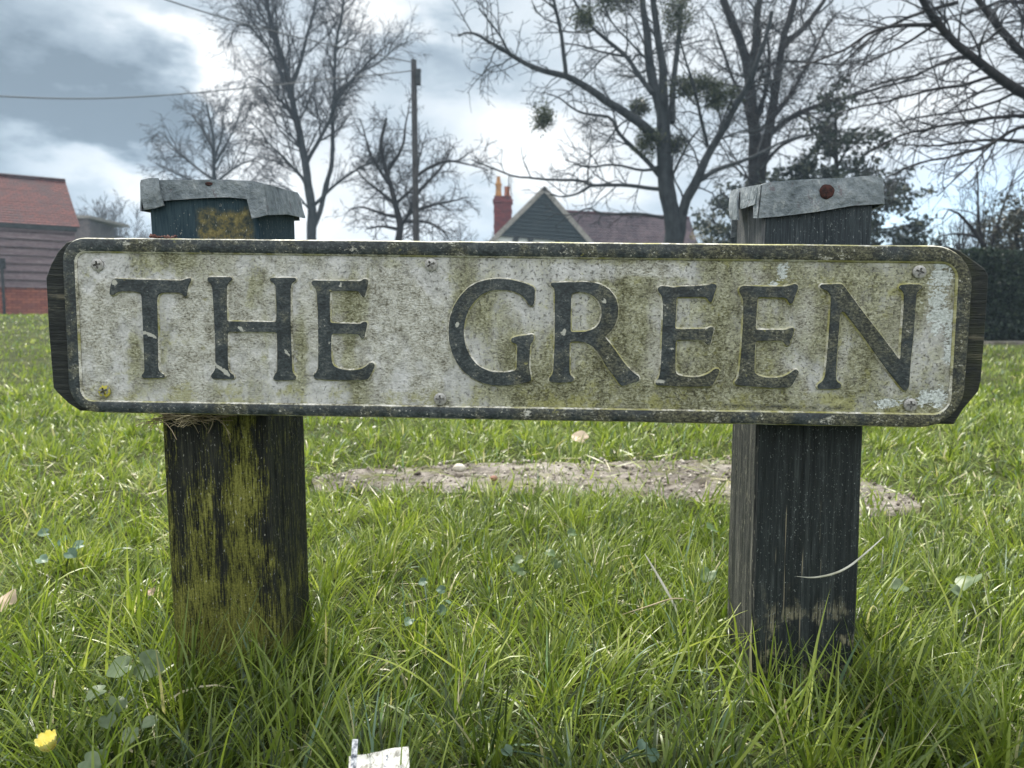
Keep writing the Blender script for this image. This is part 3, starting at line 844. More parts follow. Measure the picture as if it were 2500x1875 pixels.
class Sheets:
    def __init__(s): s.v, s.f = [], []
    def sheet(s, top, bot, th, nu=28, nv_=10, amp=0.0012, seed=0, bulge=None):
        """thin folded lead between two 3-D polylines; th = outward thickness vector"""
        t, b = resamp(top, nu), resamp(bot, nu); th = np.asarray(th, float)
        k = np.linspace(0, 1, nv_)[:, None, None]
        gr = t[None] * (1 - k) + b[None] * k
        if bulge is not None: gr = gr + np.asarray(bulge)[None, None] * (np.sin(np.linspace(0, math.pi, nv_)))[:, None, None]
        nrm = th / np.linalg.norm(th)
        gr = gr + nrm * (0.7 * amp * vnoise(gr, 40, seed) + amp * 0.3 * vnoise(gr, 130, seed + 2))[..., None]
        o = len(s.v); n_ = nu * nv_
        s.v += [tuple(q) for q in gr.reshape(-1, 3)] + [tuple(q) for q in (gr + th).reshape(-1, 3)]
        idx = lambda i, j: i * nu + j
        for i in range(nv_ - 1):
            for j in range(nu - 1):
                q = (idx(i, j), idx(i, j + 1), idx(i + 1, j + 1), idx(i + 1, j))
                s.f.append(tuple(o + a for a in q)); s.f.append(tuple(o + n_ + a for a in q[::-1]))
        bd = [idx(0, j) for j in range(nu)] + [idx(i, nu - 1) for i in range(1, nv_)] + [idx(nv_ - 1, j) for j in range(nu - 2, -1, -1)] + [idx(i, 0) for i in range(nv_ - 2, 0, -1)]
        for a, b_ in zip(bd, bd[1:] + bd[:1]): s.f.append((o + a, o + n_ + a, o + n_ + b_, o + b_))


def cap_tools(M):
    Mi = M.inverted()
    n_front = np.array(M.to_3x3() @ Vector((0, -1, 0)))
    def fr_(px, py, off=0.003):
        o = np.array(M.translation) + n_front * off
        return np.array(Mi @ Vector(on_plane(px, py, o, n_front)))
    def side(px, py, xloc):
        n_ = np.array(M.to_3x3() @ Vector((1, 0, 0))); o = np.array(M @ Vector((xloc, 0, 0)))
        return np.array(Mi @ Vector(on_plane(px, py, o, n_)))
    return fr_, side


fr_, side = cap_tools(ML)
sh = Sheets()
FT = [fr_(*q) for q in [(352, 444), (400, 441), (480, 441), (560, 442), (620, 446), (650, 452)]]
FB = [fr_(*q) for q in [(352, 492), (402, 491), (440, 488), (500, 484), (560, 482), (600, 486), (650, 492)]]
sh.sheet(FT, FB, (0, -0.0016, 0), 40, 10, 0.0009, 1)
# left corner fold wrapping round to the front
sh.sheet([fr_(*q, 0.0065) for q in [(345, 440), (366, 435), (388, 435)]], [fr_(*q, 0.0055) for q in [(353, 513), (375, 510), (402, 502)]], (0, -0.0016, 0), 16, 14, 0.0008, 4, bulge=(0, -0.002, 0))
# right corner piece, front then side
sh.sheet([fr_(*q, 0.0065) for q in [(597, 459), (620, 453), (645, 450)]], [fr_(*q, 0.006) for q in [(616, 534), (632, 531), (655, 525)]], (0, -0.0016, 0), 16, 14, 0.0008, 7)
xr = WL + 0.004
s0 = fr_(645, 450, 0.006); s1 = fr_(655, 525, 0.006)
zs_ = side(702, 462, xr)[2]; zb_ = side(721, 524, xr + 0.006)[2]; zm_ = side(690, 521, xr + 0.004)[2]
send = (xr, DP + 0.004, zs_)
sh.sheet([s0, send], [s1, (xr + 0.004, 0.06, zm_), (xr + 0.006, DP + 0.006, zb_)], (0.0016, 0, 0), 26, 12, 0.0011, 9)
zt_ = FT[2][2]
# left side and back flaps, and the top
sh.sheet([(-0.0045, DP, zt_ - 0.002), (-0.0045, -0.004, zt_)], [(-0.006, DP, zt_ - 0.025), (-0.006, -0.004, zt_ - 0.03)], (-0.0016, 0, 0), 20, 8, 0.0008, 12)
sh.sheet([(WL + 0.004, DP + 0.003, zt_ - 0.004), (-0.004, DP + 0.003, zt_ - 0.002)], [(WL + 0.004, DP + 0.005, zt_ - 0.028), (-0.004, DP + 0.005, zt_ - 0.026)], (0, 0.0016, 0), 20, 8, 0.0008, 14)
FT2 = [np.array(q) + np.array([0, 0.0, -0.0006]) for q in FT]
sh.sheet(FT2, [(-0.005, DP + 0.004, zt_ - 0.002), (WL * 0.5, DP + 0.004, zt_ + 0.001), send], (0, 0, 0.0016), 30, 20, 0.001, 16)
link('lead_cap', mesh('lead_cap', sh.v, sh.f, M_LEAD, False), pL, label='folded grey lead cap with a lifted corner')


def disc(M_, r_, h, name, mat, parent, label=None, seed=1):
    na = 40; V = [(0, 0, h * 1.15)]; F = []
    for i, (rr, zz_) in enumerate([(0.35, 1.12), (0.7, 1.0), (0.93, 0.85), (1.0, 0.55), (1.0, 0.0)]):
        for j in range(na):
            t = 2 * math.pi * j / na; k = 1 + 0.03 * math.sin(3 * t + seed) + 0.02 * math.sin(7 * t)
            V.append((rr * r_ * k * math.cos(t), rr * r_ * k * math.sin(t), zz_ * h))
    F = [(0, 1 + j, 1 + (j + 1) % na) for j in range(na)]
    for i in range(4):
        for j in range(na):
            a, b = 1 + i * na + j, 1 + i * na + (j + 1) % na; F.append((a, a + na, b + na, b))
    return link(name, mesh(name, V, F, mat, True), parent, label=label, M=M_)


FACING = Matrix.Rotation(R(90), 4, 'X')      # local +z to post -y
q = fr_(510, 449, 0.0045)
disc(Matrix.Translation(q) @ Matrix.Scale(0.5, 4, (0, 0, 1)) @ FACING, 0.0040, 0.0010, 'nail', M_RUST, pL)

fr_, side = cap_tools(MR)
sh = Sheets()
FT = [fr_(*q) for q in [(1860, 452), (1880, 446), (1990, 440), (2080, 436), (2130, 432), (2152, 437)]]
FB = [fr_(*q) for q in [(1851, 533), (1900, 529), (1990, 518), (2080, 503), (2156, 498)]]
sh.sheet(FT, FB, (0, -0.0016, 0), 44, 14, 0.0007, 3, bulge=(0, -0.0008, 0))
# left side: short flap, its far corner folded down
a0 = FT[0]; xl = -0.0045
pf, pb = side(1791, 466, xl), side(1801, 512, xl - 0.003)
nt, nb2 = side(1853, 456, xl), side(1846, 499, xl - 0.002)
sh.sheet([nt, (pf + nt) / 2 + np.array([0, 0, .0008]), pf], [nb2, (nb2 + pb) / 2 + np.array([-.001, 0, -.001]), pb], (-0.0016, 0, 0), 24, 10, 0.0007, 5)
sh.sheet([side(1806, 462, xl - .003), side(1788, 466, xl - .004)], [side(1806, 537, xl - .006), side(1786, 536, xl - .008)], (-0.0018, 0, 0), 12, 16, 0.0009, 6, bulge=(-0.0015, 0, 0))
# front sheet's wrap round the left corner
sh.sheet([FT[0], (xl - 0.002, 0.012, a0[2] - 0.001)], [FB[0], (xl - 0.002, 0.010, FB[0][2] + 0.002)], (-0.0013, -0.001, 0), 8, 14, 0.0004, 8)
xr = WR + 0.005
e0, e1 = FT[-1], FB[-1]
sh.sheet([e0, (xr + 0.004, 0.03, e0[2] - 0.001), (xr + 0.002, DP, e0[2] - 0.006)], [e1, (xr + 0.003, 0.03, e1[2] - 0.002), (xr, DP, e1[2] - 0.006)], (0.0016, 0, 0), 24, 10, 0.0007, 10)
FT2 = [np.array(q) + np.array([0, 0.0, -0.0006]) for q in FT]
sh.sheet(FT2, [(-0.005, max(DP, pf[1]) + 0.003, pf[2] + .0005), (WR * 0.5, DP + 0.004, a0[2] - 0.002), (WR + 0.005, DP + 0.004, e0[2] - 0.006)], (0, 0, 0.0016), 30, 20, 0.0008, 17)
sh.sheet([(WR + 0.005, DP + 0.003, e0[2] - 0.006), (-0.005, DP + 0.003, pf[2] - .001)], [(WR + 0.005, DP + 0.005, a0[2] - 0.03), (-0.005, DP + 0.005, a0[2] - 0.04)], (0, 0.0016, 0), 20, 8, 0.0008, 14)
link('lead_cap', mesh('lead_cap', sh.v, sh.f, M_LEAD, False), pR, label='lead cap with a sloping lower edge and rusty nail')
disc(Matrix.Translation(fr_(2018, 468, 0.005)) @ FACING, 0.0073, 0.002, 'nail', M_RUST, pR, 'large round rusty nail head')

# --- tuft of dry straw caught under the board by the left post
def straw_m(g):
    return {'Base Color': g.ramp(g.noise(g.coord(), 25, 2), [(0.35, (0.16, 0.12, 0.07)), (0.65, (0.42, 0.36, 0.24))])}


M_STRAW = principled('dry_straw', straw_m, 0.8, 0.2)
rng = np.random.default_rng(8)
T = Tubes()
oN = on_plane(455, 1018, SO - 0.02 * NN, NN)
for i in range(70):
    a = on_plane(rng.uniform(375, 530), rng.uniform(1008, 1030), SO - rng.uniform(0.005, 0.036) * NN, NN)
    d_ = UH * rng.uniform(-1, 1.2) + ZUP * rng.normal(-0.05, 0.14) - NN * rng.uniform(-0.4, 0.25); d_ /= np.linalg.norm(d_)
    L = rng.uniform(0.02, 0.06); b = d_ + rng.normal(0, 0.6, 3)
    t = np.linspace(-0.5, 0.5, 7)[:, None]
    p = a + d_ * t * L + np.cross(d_, b) * (t ** 2) * L
    p[:, 2] = np.minimum(p[:, 2], a[2] + 0.004)
    T.add(p, np.linspace(0.0005, 0.00028, 7), 4)
v, f = T.data()
tuft = link('straw_tuft', mesh('straw_tuft', v - oN, f, M_STRAW, True), label='tuft of dry brown straw caught under the board by the left post', cat='straw tuft')
tuft.location = oN

# crumbs of bud scale along the top edge
def crumb(g): return {'Base Color': g.ramp(g.noise(g.coord(), 200, 2), [(0.35, (0.10, 0.04, 0.035)), (0.65, (0.34, 0.20, 0.16))])}


M_CRUMB = principled('bud_scale', crumb, 0.8, 0.2)
mb = MB()
oC = on_plane(395, 583, SO - 0.02 * NN, NN)
for i in range(26):
    c = on_plane(rng.uniform(366, 432), 583, SO - rng.uniform(0.008, 0.03) * NN, NN) - oC; c[2] = 0.0005
    s_ = rng.uniform(0.001, 0.0026); k = rng.normal(0, 1, (6, 3)) * 0.25
    o6 = np.array([(1, 0, 0), (-1, 0, 0), (0, 1, 0), (0, -1, 0), (0, 0, 1), (0, 0, -0.6)]) + k
    mb.add(c + o6 * s_ + np.array([0, 0, s_ * 0.6]), [(0, 2, 4), (2, 1, 4), (1, 3, 4), (3, 0, 4), (2, 0, 5), (1, 2, 5), (3, 1, 5), (0, 3, 5)])
cr = link('bud_scales', mesh('bud_scales', mb.v, mb.f, M_CRUMB), label='little heap of reddish bud scales on the sign top by the left post', cat='plant debris')
cr.location = oC + np.array([0, 0, 0.0])

# ------------------------------------------------------------------ foliage helpers
def leafmat(name, stops, trans=0.35, rough=0.5):
    m = bpy.data.materials.new(name); m.use_nodes = True
    g = G(m.node_tree); out = g.n('ShaderNodeOutputMaterial')
    col = g.ramp(g.attr('rnd'), stops)
    p = g.n('ShaderNodeBsdfPrincipled'); g.put(p.inputs['Base Color'], col); p.inputs['Roughness'].default_value = rough
    p.inputs['Specular IOR Level'].default_value = 0.35
    t = g.n('ShaderNodeBsdfTranslucent'); g.put(t.inputs[0], col)
    mx = g.n('ShaderNodeMixShader'); mx.inputs[0].default_value = trans
    g.nt.links.new(p.outputs[0], mx.inputs[1]); g.nt.links.new(t.outputs[0], mx.inputs[2]); g.nt.links.new(mx.outputs[0], out.inputs[0])
    return m


def bark(name, c0, c1):
    def fn(g):
        c = g.coord(); a = g.noise(g.map(c, (1, 1, 0.25)), 14, 4, 0.65); b = g.noise(c, 4, 3)
        return {'Base Color': g.ramp(a * 0.6 + b * 0.4, [(0.35, c0), (0.65, c1)]), 'Normal': g.bump(a, 0.5, 0.02)}
    return principled(name, fn, 0.85, 0.15)


def cards(c, size, rng, up=0.0, asp=0.55):
    """leaf-sized diamonds at the given centres"""
    n_ = len(c); a = rng.normal(0, 1, (n_, 3)); a[:, 2] += up; a /= np.linalg.norm(a, axis=1)[:, None]
    b = np.cross(a, rng.normal(0, 1, (n_, 3))); b /= np.linalg.norm(b, axis=1)[:, None] + 1e-9
    s_ = (size * rng.uniform(0.6, 1.3, n_))[:, None]
    nr = np.cross(a, b)
    v_ = np.stack([c - a * s_, c + b * s_ * asp + nr * s_ * 0.12, c + a * s_, c - b * s_ * asp + nr * s_ * 0.12], 1).reshape(-1, 3)
    return v_, np.arange(4 * n_).reshape(-1, 4)


def smooth_line(p, k=3):
    p = np.asarray(p, float)
    for _ in range(k - 1):
        q = np.empty((2 * len(p) - 2, p.shape[1])); q[0::2] = p[:-1] * 0.75 + p[1:] * 0.25; q[1::2] = p[:-1] * 0.25 + p[1:] * 0.75
        p = np.vstack([p[:1], q, p[-1:]])
    return p


class Tree:
    """limbs traced as 3-D lines, then grown on: boughs, branches, twigs"""
    def __init__(s, seed, rmin=0.005, trop=(0.0, 0.0, 0.0), ang=(38, 62), jit=0.22, ratio=(0.34, 0.58), dens=(1.6, 3.2, 5.0), levels=3, seg=0.22, lmin=0.15):
        s.rng = np.random.default_rng(seed); s.trunk = Tubes(); s.tw = Tubes()
        s.rmin, s.trop, s.ang, s.jit, s.ratio, s.dens, s.levels, s.seg, s.lmin = rmin, trop, ang, jit, ratio, dens, levels, seg, lmin
        s.count = 0
    def limb(s, pts, r0, r1, sides=8, grow=True, L=1.6, start=0.15, trunk=True, lvl=0, dens=None):
        p = smooth_line(pts, 3)
        cum = np.r_[0, np.cumsum(np.linalg.norm(np.diff(p, axis=0), axis=1))]
        n_ = max(6, int(cum[-1] / 0.16)); p = resamp(p, min(n_, 70))
        wob_ = np.stack([vnoise(p, 1.3, k) for k in (31, 32, 33)], 1) * min(0.06, r0 * 0.5) + np.stack([vnoise(p, 4, k) for k in (35, 36, 37)], 1) * 0.015
        wob_[0] = 0
        p = p + wob_
        t = np.linspace(0, 1, len(p)); r_ = r0 + (r1 - r0) * t
        if r0 > 0.12: r_ = r_ * (1 + 0.08 * vnoise(p, 3, 9))
        (s.trunk if trunk else s.tw).add(p, r_, sides)
        if grow: s.spawn(p, r_, L, lvl, start, dens)
    def spawn(s, p, r_, L, lvl, start=0.1, dens=None):
        total = np.linalg.norm(np.diff(p, axis=0), axis=1).sum()
        k = (dens or s.dens[min(lvl, len(s.dens) - 1)]) * total
        k = int(k) + (s.rng.random() < k - int(k))
        for i in range(k):
            t = start + (1 - start) * s.rng.random() ** 0.85
            q = t * (len(p) - 1); j = min(int(q), len(p) - 2); f_ = q - j
            pos = p[j] * (1 - f_) + p[j + 1] * f_
            d_ = p[j + 1] - p[j]; d_ /= np.linalg.norm(d_) + 1e-9
            ax = s.rng.normal(0, 1, 3); ax -= d_ * (ax @ d_); ax /= np.linalg.norm(ax) + 1e-9
            a = R(s.rng.uniform(*s.ang)); nd = d_ * math.cos(a) + ax * math.sin(a)
            LL = L * s.rng.uniform(0.55, 1.15) * (1 - 0.45 * t)
            s.branch(pos, nd, LL, max(s.rmin, min(r_[j] * 0.6, 0.012 * LL + 0.004)), lvl)
    def branch(s, p0, d_, L, r0, lvl):
        if L < s.lmin: return
        s.count += 1
        n_ = max(4, int(L / s.seg)); pts = [p0]; p = p0
        tr = s.trop[min(lvl, len(s.trop) - 1)]
        for i in range(n_):
            d_ = d_ + s.rng.normal(0, s.jit, 3); d_[2] += tr * (0.4 + i / n_)
            d_ = d_ / np.linalg.norm(d_); p = p + d_ * (L / n_); pts.append(p)
        pts = np.array(pts); r_ = np.maximum(np.linspace(r0, r0 * 0.4, len(pts)), s.rmin * 0.7)
        s.tw.add(pts, r_, 5 if r0 > 0.02 else 3)
        if lvl + 1 < s.levels: s.spawn(pts, r_, L * s.rng.uniform(*s.ratio) * 1.25, lvl + 1)
    def finish(s, name, base, label, mat, mat2=None, group=None):
        root = thing(name, base, label, 'tree', group)
        v_, f_ = s.trunk.data(); part('trunk', root, v_, f_, mat, smooth=True)
        v_, f_ = s.tw.data(); part('crown', root, v_, f_, mat2 or mat, smooth=True)
        print(name, s.count, len(f_))
        return root


def PL(pts, Y, spread=0.0):
    """photo points at distance Y; spread pushes the line's far end in depth"""
    n_ = len(pts)
    return [P(a, b, Y + spread * i / max(1, n_ - 1)) for i, (a, b) in enumerate(pts)]


def ground_at(px, Y):
    q = P(px, 773, Y); return (q[0], Y, float(gz(q[0], Y)))


M_BARK = bark('grey_bark', (0.020, 0.025, 0.030), (0.060, 0.067, 0.073))
M_BARK2 = bark('dark_bark', (0.014, 0.014, 0.016), (0.042, 0.038, 0.038))
M_TWIG = bark('twig_bark', (0.030, 0.033, 0.040), (0.066, 0.066, 0.073))

# --- A: big bare tree with mistletoe
YA = 16.0
A = Tree(5, rmin=0.0062, trop=(0.02, -0.02, -0.04), jit=0.20, ratio=(0.38, 0.6), dens=(3.6, 6.5, 7.0), levels=3)
gA = ground_at(1645, YA)
A.limb([gA, P(1645, 594, YA), P(1632, 488, YA), P(1622, 366, YA), P(1618, 268, YA)], 0.235, 0.13, 14, False)
A.limb([gA, P(1652, 600, YA), P(1662, 500, YA - 0.1), P(1705, 439, YA - .3), P(1730, 366, YA - .5), P(1783, 281, YA - .8), P(1815, 225, YA - 1), P(1850, 140, YA - 1.2), P(1890, 30, YA - 1.4)], 0.15, 0.03, 10, True, 1.8, 0.4)
A.limb(PL([(1618, 285), (1600, 225), (1583, 163), (1575, 60), (1560, -60)], YA, 0.6), 0.12, 0.05, 10, True, 2.2)
A.limb(PL([(1620, 290), (1618, 220), (1616, 163), (1598, 81), (1592, -10), (1600, -100)], YA, -0.7), 0.10, 0.04, 10, True, 2.0)
A.limb(PL([(1640, 300), (1640, 230), (1655, 100), (1668, 0), (1680, -90)], YA, 0.9), 0.07, 0.03, 8, True, 1.8)
A.limb(PL([(1615, 345), (1570, 305), (1502, 260), (1413, 203), (1380, 185), (1299, 167), (1254, 142), (1193, 98), (1144, 73), (1118, 80)], YA, -1.6), 0.105, 0.018, 10, True, 1.7, 0.15)
A.limb(PL([(1382, 186), (1374, 102), (1360, 41), (1345, -30), (1330, -90)], YA - 0.9, -0.5), 0.045, 0.02, 8, True, 1.5)
A.limb(PL([(1254, 142), (1240, 120), (1225, 90), (1170, 20)], YA - 1.3, -0.4), 0.025, 0.012, 6, True, 1.2)
A.limb(PL([(1612, 432), (1567, 378), (1506, 325), (1496, 285), (1445, 281), (1404, 268), (1368, 240), (1335, 230)], YA, 1.2), 0.055, 0.014, 8, True, 1.5)
A.limb(PL([(1614, 462), (1526, 452), (1441, 454), (1429, 437), (1323, 439), (1246, 431), (1200, 410), (1150, 388)], YA, -1.4), 0.045, 0.012, 8, True, 1.25)
A.limb(PL([(1441, 454), (1410, 472), (1372, 482), (1345, 474)], YA - 0.6, -0.4), 0.03, 0.012, 6, True, 1.0)
A.limb(PL([(1620, 531), (1551, 519), (1502, 527), (1460, 520), (1433, 504), (1400, 530), (1350, 520)], YA, 1.0), 0.035, 0.010, 6, True, 1.0)
A.limb(PL([(1592, 228), (1551, 171), (1530, 134), (1449, 77), (1400, 8), (1380, -60)], YA, 1.5), 0.055, 0.02, 8, True, 1.7)
A.limb(PL([(1540, 140), (1480, 130), (1420, 110), (1370, 105)], YA + .6, .6), 0.03, 0.012, 6, True, 1.2)
A.limb(PL([(1710, 437), (1754, 411), (1836, 386), (1900, 350), (1960, 330)], YA - .3, 0.8), 0.055, 0.015, 8, True, 1.3)
A.limb(PL([(1727, 358), (1710, 285), (1697, 211), (1673, 146), (1660, 80)], YA - .5, -0.8), 0.04, 0.014, 8, True, 1.3)
A.limb(PL([(1620, 400), (1580, 420), (1500, 400), (1440, 410), (1380, 390)], YA, -1.0), 0.035, 0.012, 6, True, 1.2)
A.limb(PL([(1640, 430), (1690, 330), (1720, 300)], YA, 1.0), 0.03, 0.012, 6, True, 1.0)
A.finish('bare_tree', gA, 'big bare tree with mistletoe clumps standing left of the right post', M_BARK)

M_MIST = leafmat('mistletoe_leaf', [(0.0, (0.018, 0.028, 0.014)), (0.5, (0.045, 0.062, 0.025)), (1.0, (0.10, 0.115, 0.05))], 0.25)
rng = np.random.default_rng(77)
for i, (px, py, rx, rz, dy, lab) in enumerate([
        (1425, 49, 24, 26, 0.3, 'mistletoe clump high on the left crown of the big bare tree'),
        (1325, 287, 22, 28, -0.9, 'small low mistletoe clump hanging on the left limb above the cottage gable'),
        (1502, -5, 56, 34, 0.2, 'broad mistletoe clump cut by the top edge of the photo'),
        (1653, 36, 42, 52, 0.2, 'large mistletoe clump right of the upright stems near the photo top'),
        (1700, 212, 66, 30, -0.6, 'wide mistletoe clump on the right fork of the big bare tree'),
        (1758, 240, 46, 34, -0.8, 'mistletoe clump nearest the dark multi stemmed tree'),
        (1583, 347, 40, 36, -0.1, 'mistletoe clump hugging the left side of the trunk'),
        (1648, 350, 22, 26, 0.1, 'small mistletoe clump hugging the right side of the trunk'),
        (1560, 266, 20, 18, 0.5, 'thin small mistletoe clump between the steep left limb and the upright stems')]):
    Y = YA + dy; c = P(px, py, Y); k = Y / FPX
    root = thing('mistletoe', c, lab, 'mistletoe', 'mistletoe clumps in the bare tree')
    T = Tubes(); ends = []
    nst = int(26 + 0.9 * rx)
    for j in range(nst):
        d_ = rng.normal(0, 1, 3); d_ /= np.linalg.norm(d_); e = d_ * np.array([rx * k, min(rx, rz) * k, rz * k]) * rng.uniform(0.55, 1.08)
        m_ = e * 0.5 + rng.normal(0, 0.03, 3)
        T.add(np.array([c, c + m_, c + e]), [0.006, 0.004, 0.003], 3); ends.append(c + e); ends.append(c + m_ * 1.3)
    ends = np.array(ends); lf = np.repeat(ends, 9, 0) + rng.normal(0, 0.065, (len(ends) * 9, 3))
    v_, f_ = cards(lf, 0.040, rng, asp=0.32)
    part('leaves', root, v_, f_, M_MIST, attrs={'rnd': np.repeat(rng.random(len(lf)), 4)})
    v_, f_ = T.data(); part('stems', root, v_, f_, M_MIST, attrs={'rnd': np.full(len(v_), 0.4)})

# --- B: darker multi-stemmed tree behind the right post
YB = 19.0
B = Tree(9, rmin=0.0075, trop=(0.03, -0.01, -0.03), jit=0.2, dens=(4.0, 6.5, 7.0), levels=3)
gB = ground_at(1848, YB)
B.limb([gB, P(1848, 480, YB), P(1845, 431, YB), P(1841, 333, YB), P(1835, 235, YB), P(1829, 165, YB), P(1802, 78, YB), P(1767, 0, YB), P(1740, -70, YB)], 0.24, 0.07, 12, True, 2.3, 0.5)
B.limb(PL([(1832, 190), (1845, 98), (1857, 0), (1865, -90)], YB, 0.6), 0.11, 0.06, 10, True, 2.2)
B.limb([gB, P(1856, 440, YB - .2), P(1868, 352, YB - .3), P(1892, 235, YB - .4), P(1908, 118, YB - .6), P(1943, 0, YB - .8), P(1965, -80, YB - .9)], 0.17, 0.06, 12, True, 2.3, 0.4)
B.limb(PL([(1908, 120), (1966, 67), (2013, 0), (2050, -60)], YB - .6, .5), 0.08, 0.03, 8, True, 1.9)
B.limb(PL([(1872, 335), (1931, 282), (2013, 255), (2130, 220), (2190, 200), (2260, 190)], YB - .2, -1.6), 0.075, 0.014, 8, True, 1.6)
B.limb(PL([(1872, 310), (1955, 196), (1994, 106), (2040, 30)], YB - .2, 1.2), 0.07, 0.02, 8, True, 1.7)
B.limb(PL([(1840, 310), (1870, 230), (1880, 150), (1870, 60)], YB, -.8), 0.06, 0.02, 8, True, 1.6)
B.limb(PL([(1838, 280), (1790, 200), (1760, 110), (1735, 40)], YB, 1.2), 0.05, 0.015, 8, True, 1.6)
B.limb(PL([(1845, 170), (1895, 150), (1960, 150), (2040, 160), (2100, 150)], YB, 1.0), 0.05, 0.012, 8, True, 1.6)
B.limb(PL([(1868, 400), (1900, 360), (1960, 330), (2040, 320), (2120, 330)], YB, 0.6), 0.05, 0.012, 8, True, 1.3)
B.finish('multi_stemmed_tree', gB, 'dark multi stemmed bare tree rising behind the lead cap of the right post', M_BARK2)

# --- C: tree at the right whose limbs reach into the frame
YC = 9.5
Cc = Tree(21, rmin=0.004, trop=(-0.04, -0.05, -0.06), jit=0.16, dens=(6.0, 8, 8), levels=3, ang=(25, 55), seg=0.14, lmin=0.1)
gC = ground_at(2880, YC + 0.5)
top = P(2860, 330, YC + .5)
Cc.limb([gC, P(2870, 600, YC + .5), top, P(2850, 100, YC + .6), P(2840, -300, YC + .8)], 0.24, 0.12, 14, False)
for pts, sp, r0, r1, L in [
        ([(2855, 400), (2640, 300), (2500, 235), (2425, 184), (2366, 133), (2288, 55), (2248, 0), (2210, -60)], -0.6, 0.085, 0.03, 1.3),
        ([(2850, 330), (2620, 210), (2500, 137), (2444, 70), (2390, 0), (2350, -60)], 0.5, 0.075, 0.03, 1.3),
        ([(2850, 250), (2640, 90), (2500, -10), (2420, -80)], 0.2, 0.07, 0.03, 1.2),
        ([(2300, 60), (2220, 62), (2143, 67), (2068, 120), (2000, 150), (1950, 165)], -0.7, 0.028, 0.008, 1.0),
        ([(2340, 5), (2250, 30), (2143, 75), (2080, 130), (2040, 170)], 0.6, 0.025, 0.008, 1.0),
        ([(2425, 186), (2360, 205), (2288, 215), (2170, 250), (2090, 262), (2020, 290)], -0.8, 0.022, 0.007, 1.0),
        ([(2860, 420), (2640, 300), (2500, 282), (2405, 290), (2288, 306), (2180, 340), (2110, 380)], -0.5, 0.04, 0.008, 1.0),
        ([(2860, 430), (2620, 360), (2500, 349), (2425, 345), (2288, 353), (2186, 349)], 0.5, 0.04, 0.008, 1.0),
        ([(2860, 440), (2640, 330), (2500, 305), (2440, 340), (2366, 376), (2248, 392), (2160, 430)], -1.0, 0.04, 0.007, 1.0),
        ([(2430, 345), (2380, 390), (2330, 440), (2290, 480)], -0.3, 0.016, 0.006, 0.7),
        ([(2366, 135), (2300, 150), (2230, 190), (2150, 200), (2080, 230)], 0.5, 0.02, 0.007, 0.9),
        ([(2288, 57), (2210, 110), (2120, 150), (2050, 200)], -0.4, 0.018, 0.006, 0.9),
        ([(2444, 70), (2400, 110), (2330, 130), (2250, 150)], 0.6, 0.018, 0.006, 0.9),
        ([(2480, 225), (2440, 250), (2360, 270), (2260, 280), (2180, 300)], 0.4, 0.018, 0.006, 0.9),
        ([(2520, 10), (2440, -5), (2380, 30), (2320, 40)], 0.4, 0.02, 0.007, 0.9)]:
    Cc.limb(PL(pts, YC, sp), r0, r1, 8 if r0 > .03 else 6, True, L, 0.12)
Cc.finish('spreading_tree', gC, 'bare tree at the right edge with long limbs and twigs drooping leftwards', M_BARK2, M_TWIG)

# --- D: tall birch, E: small birch behind, F: bushy tree by the pole
YD = 25.0
D = Tree(33, rmin=0.0056, trop=(0.08, -0.06, -0.30), jit=0.15, dens=(7.0, 8.0, 7.5), levels=3, ang=(25, 50))
gD = ground_at(764, YD)
D.limb([gD, P(764, 583, YD), P(757, 490, YD), P(746, 407, YD), P(723, 280, YD), P(710, 203, YD), P(687, 136, YD), P(660, 45, YD), P(640, -40, YD)], 0.19, 0.045, 12, True, 2.4, 0.45)
D.limb(PL([(765, 560), (790, 480), (809, 407), (814, 271), (818, 136), (836, 20), (850, -60)], YD, 0.8), 0.085, 0.03, 10, True, 2.2, 0.35)
D.limb(PL([(748, 400), (775, 345), (805, 294), (830, 230), (880, 170), (930, 120)], YD, -0.8), 0.07, 0.02, 8, True, 2.0)
D.limb(PL([(758, 470), (730, 425), (701, 393), (655, 353), (633, 316), (610, 300)], YD, 0.9), 0.06, 0.016, 8, True, 1.8)
D.limb(PL([(718, 255), (690, 190), (669, 136), (630, 85), (601, 54), (570, 66), (560, 115)], YD, -0.8), 0.06, 0.012, 8, True, 2.0, dens=6.0)
D.limb(PL([(712, 215), (740, 130), (760, 50), (780, -40)], YD, 1.0), 0.07, 0.03, 8, True, 2.0)
D.limb(PL([(690, 145), (650, 60), (615, -10), (580, 10)], YD, .6), 0.045, 0.012, 8, True, 1.9, dens=6.0)
D.limb(PL([(768, 500), (815, 455), (859, 420), (927, 384), (975, 360)], YD, 0.6), 0.055, 0.014, 8, True, 1.6)
D.limb(PL([(816, 240), (870, 180), (920, 160), (970, 110), (1000, 100)], YD, 1.0), 0.045, 0.012, 8, True, 1.7)
D.limb(PL([(728, 300), (690, 250), (640, 200), (605, 180), (590, 230)], YD, -1.0), 0.045, 0.010, 8, True, 1.7)
D.limb(PL([(762, 520), (720, 470), (680, 450), (640, 430)], YD, -0.7), 0.04, 0.010, 8, True, 1.5)
D.finish('birch_tree', gD, 'tall bare birch with drooping twigs and two stems right of the left post', M_BARK, M_TWIG)

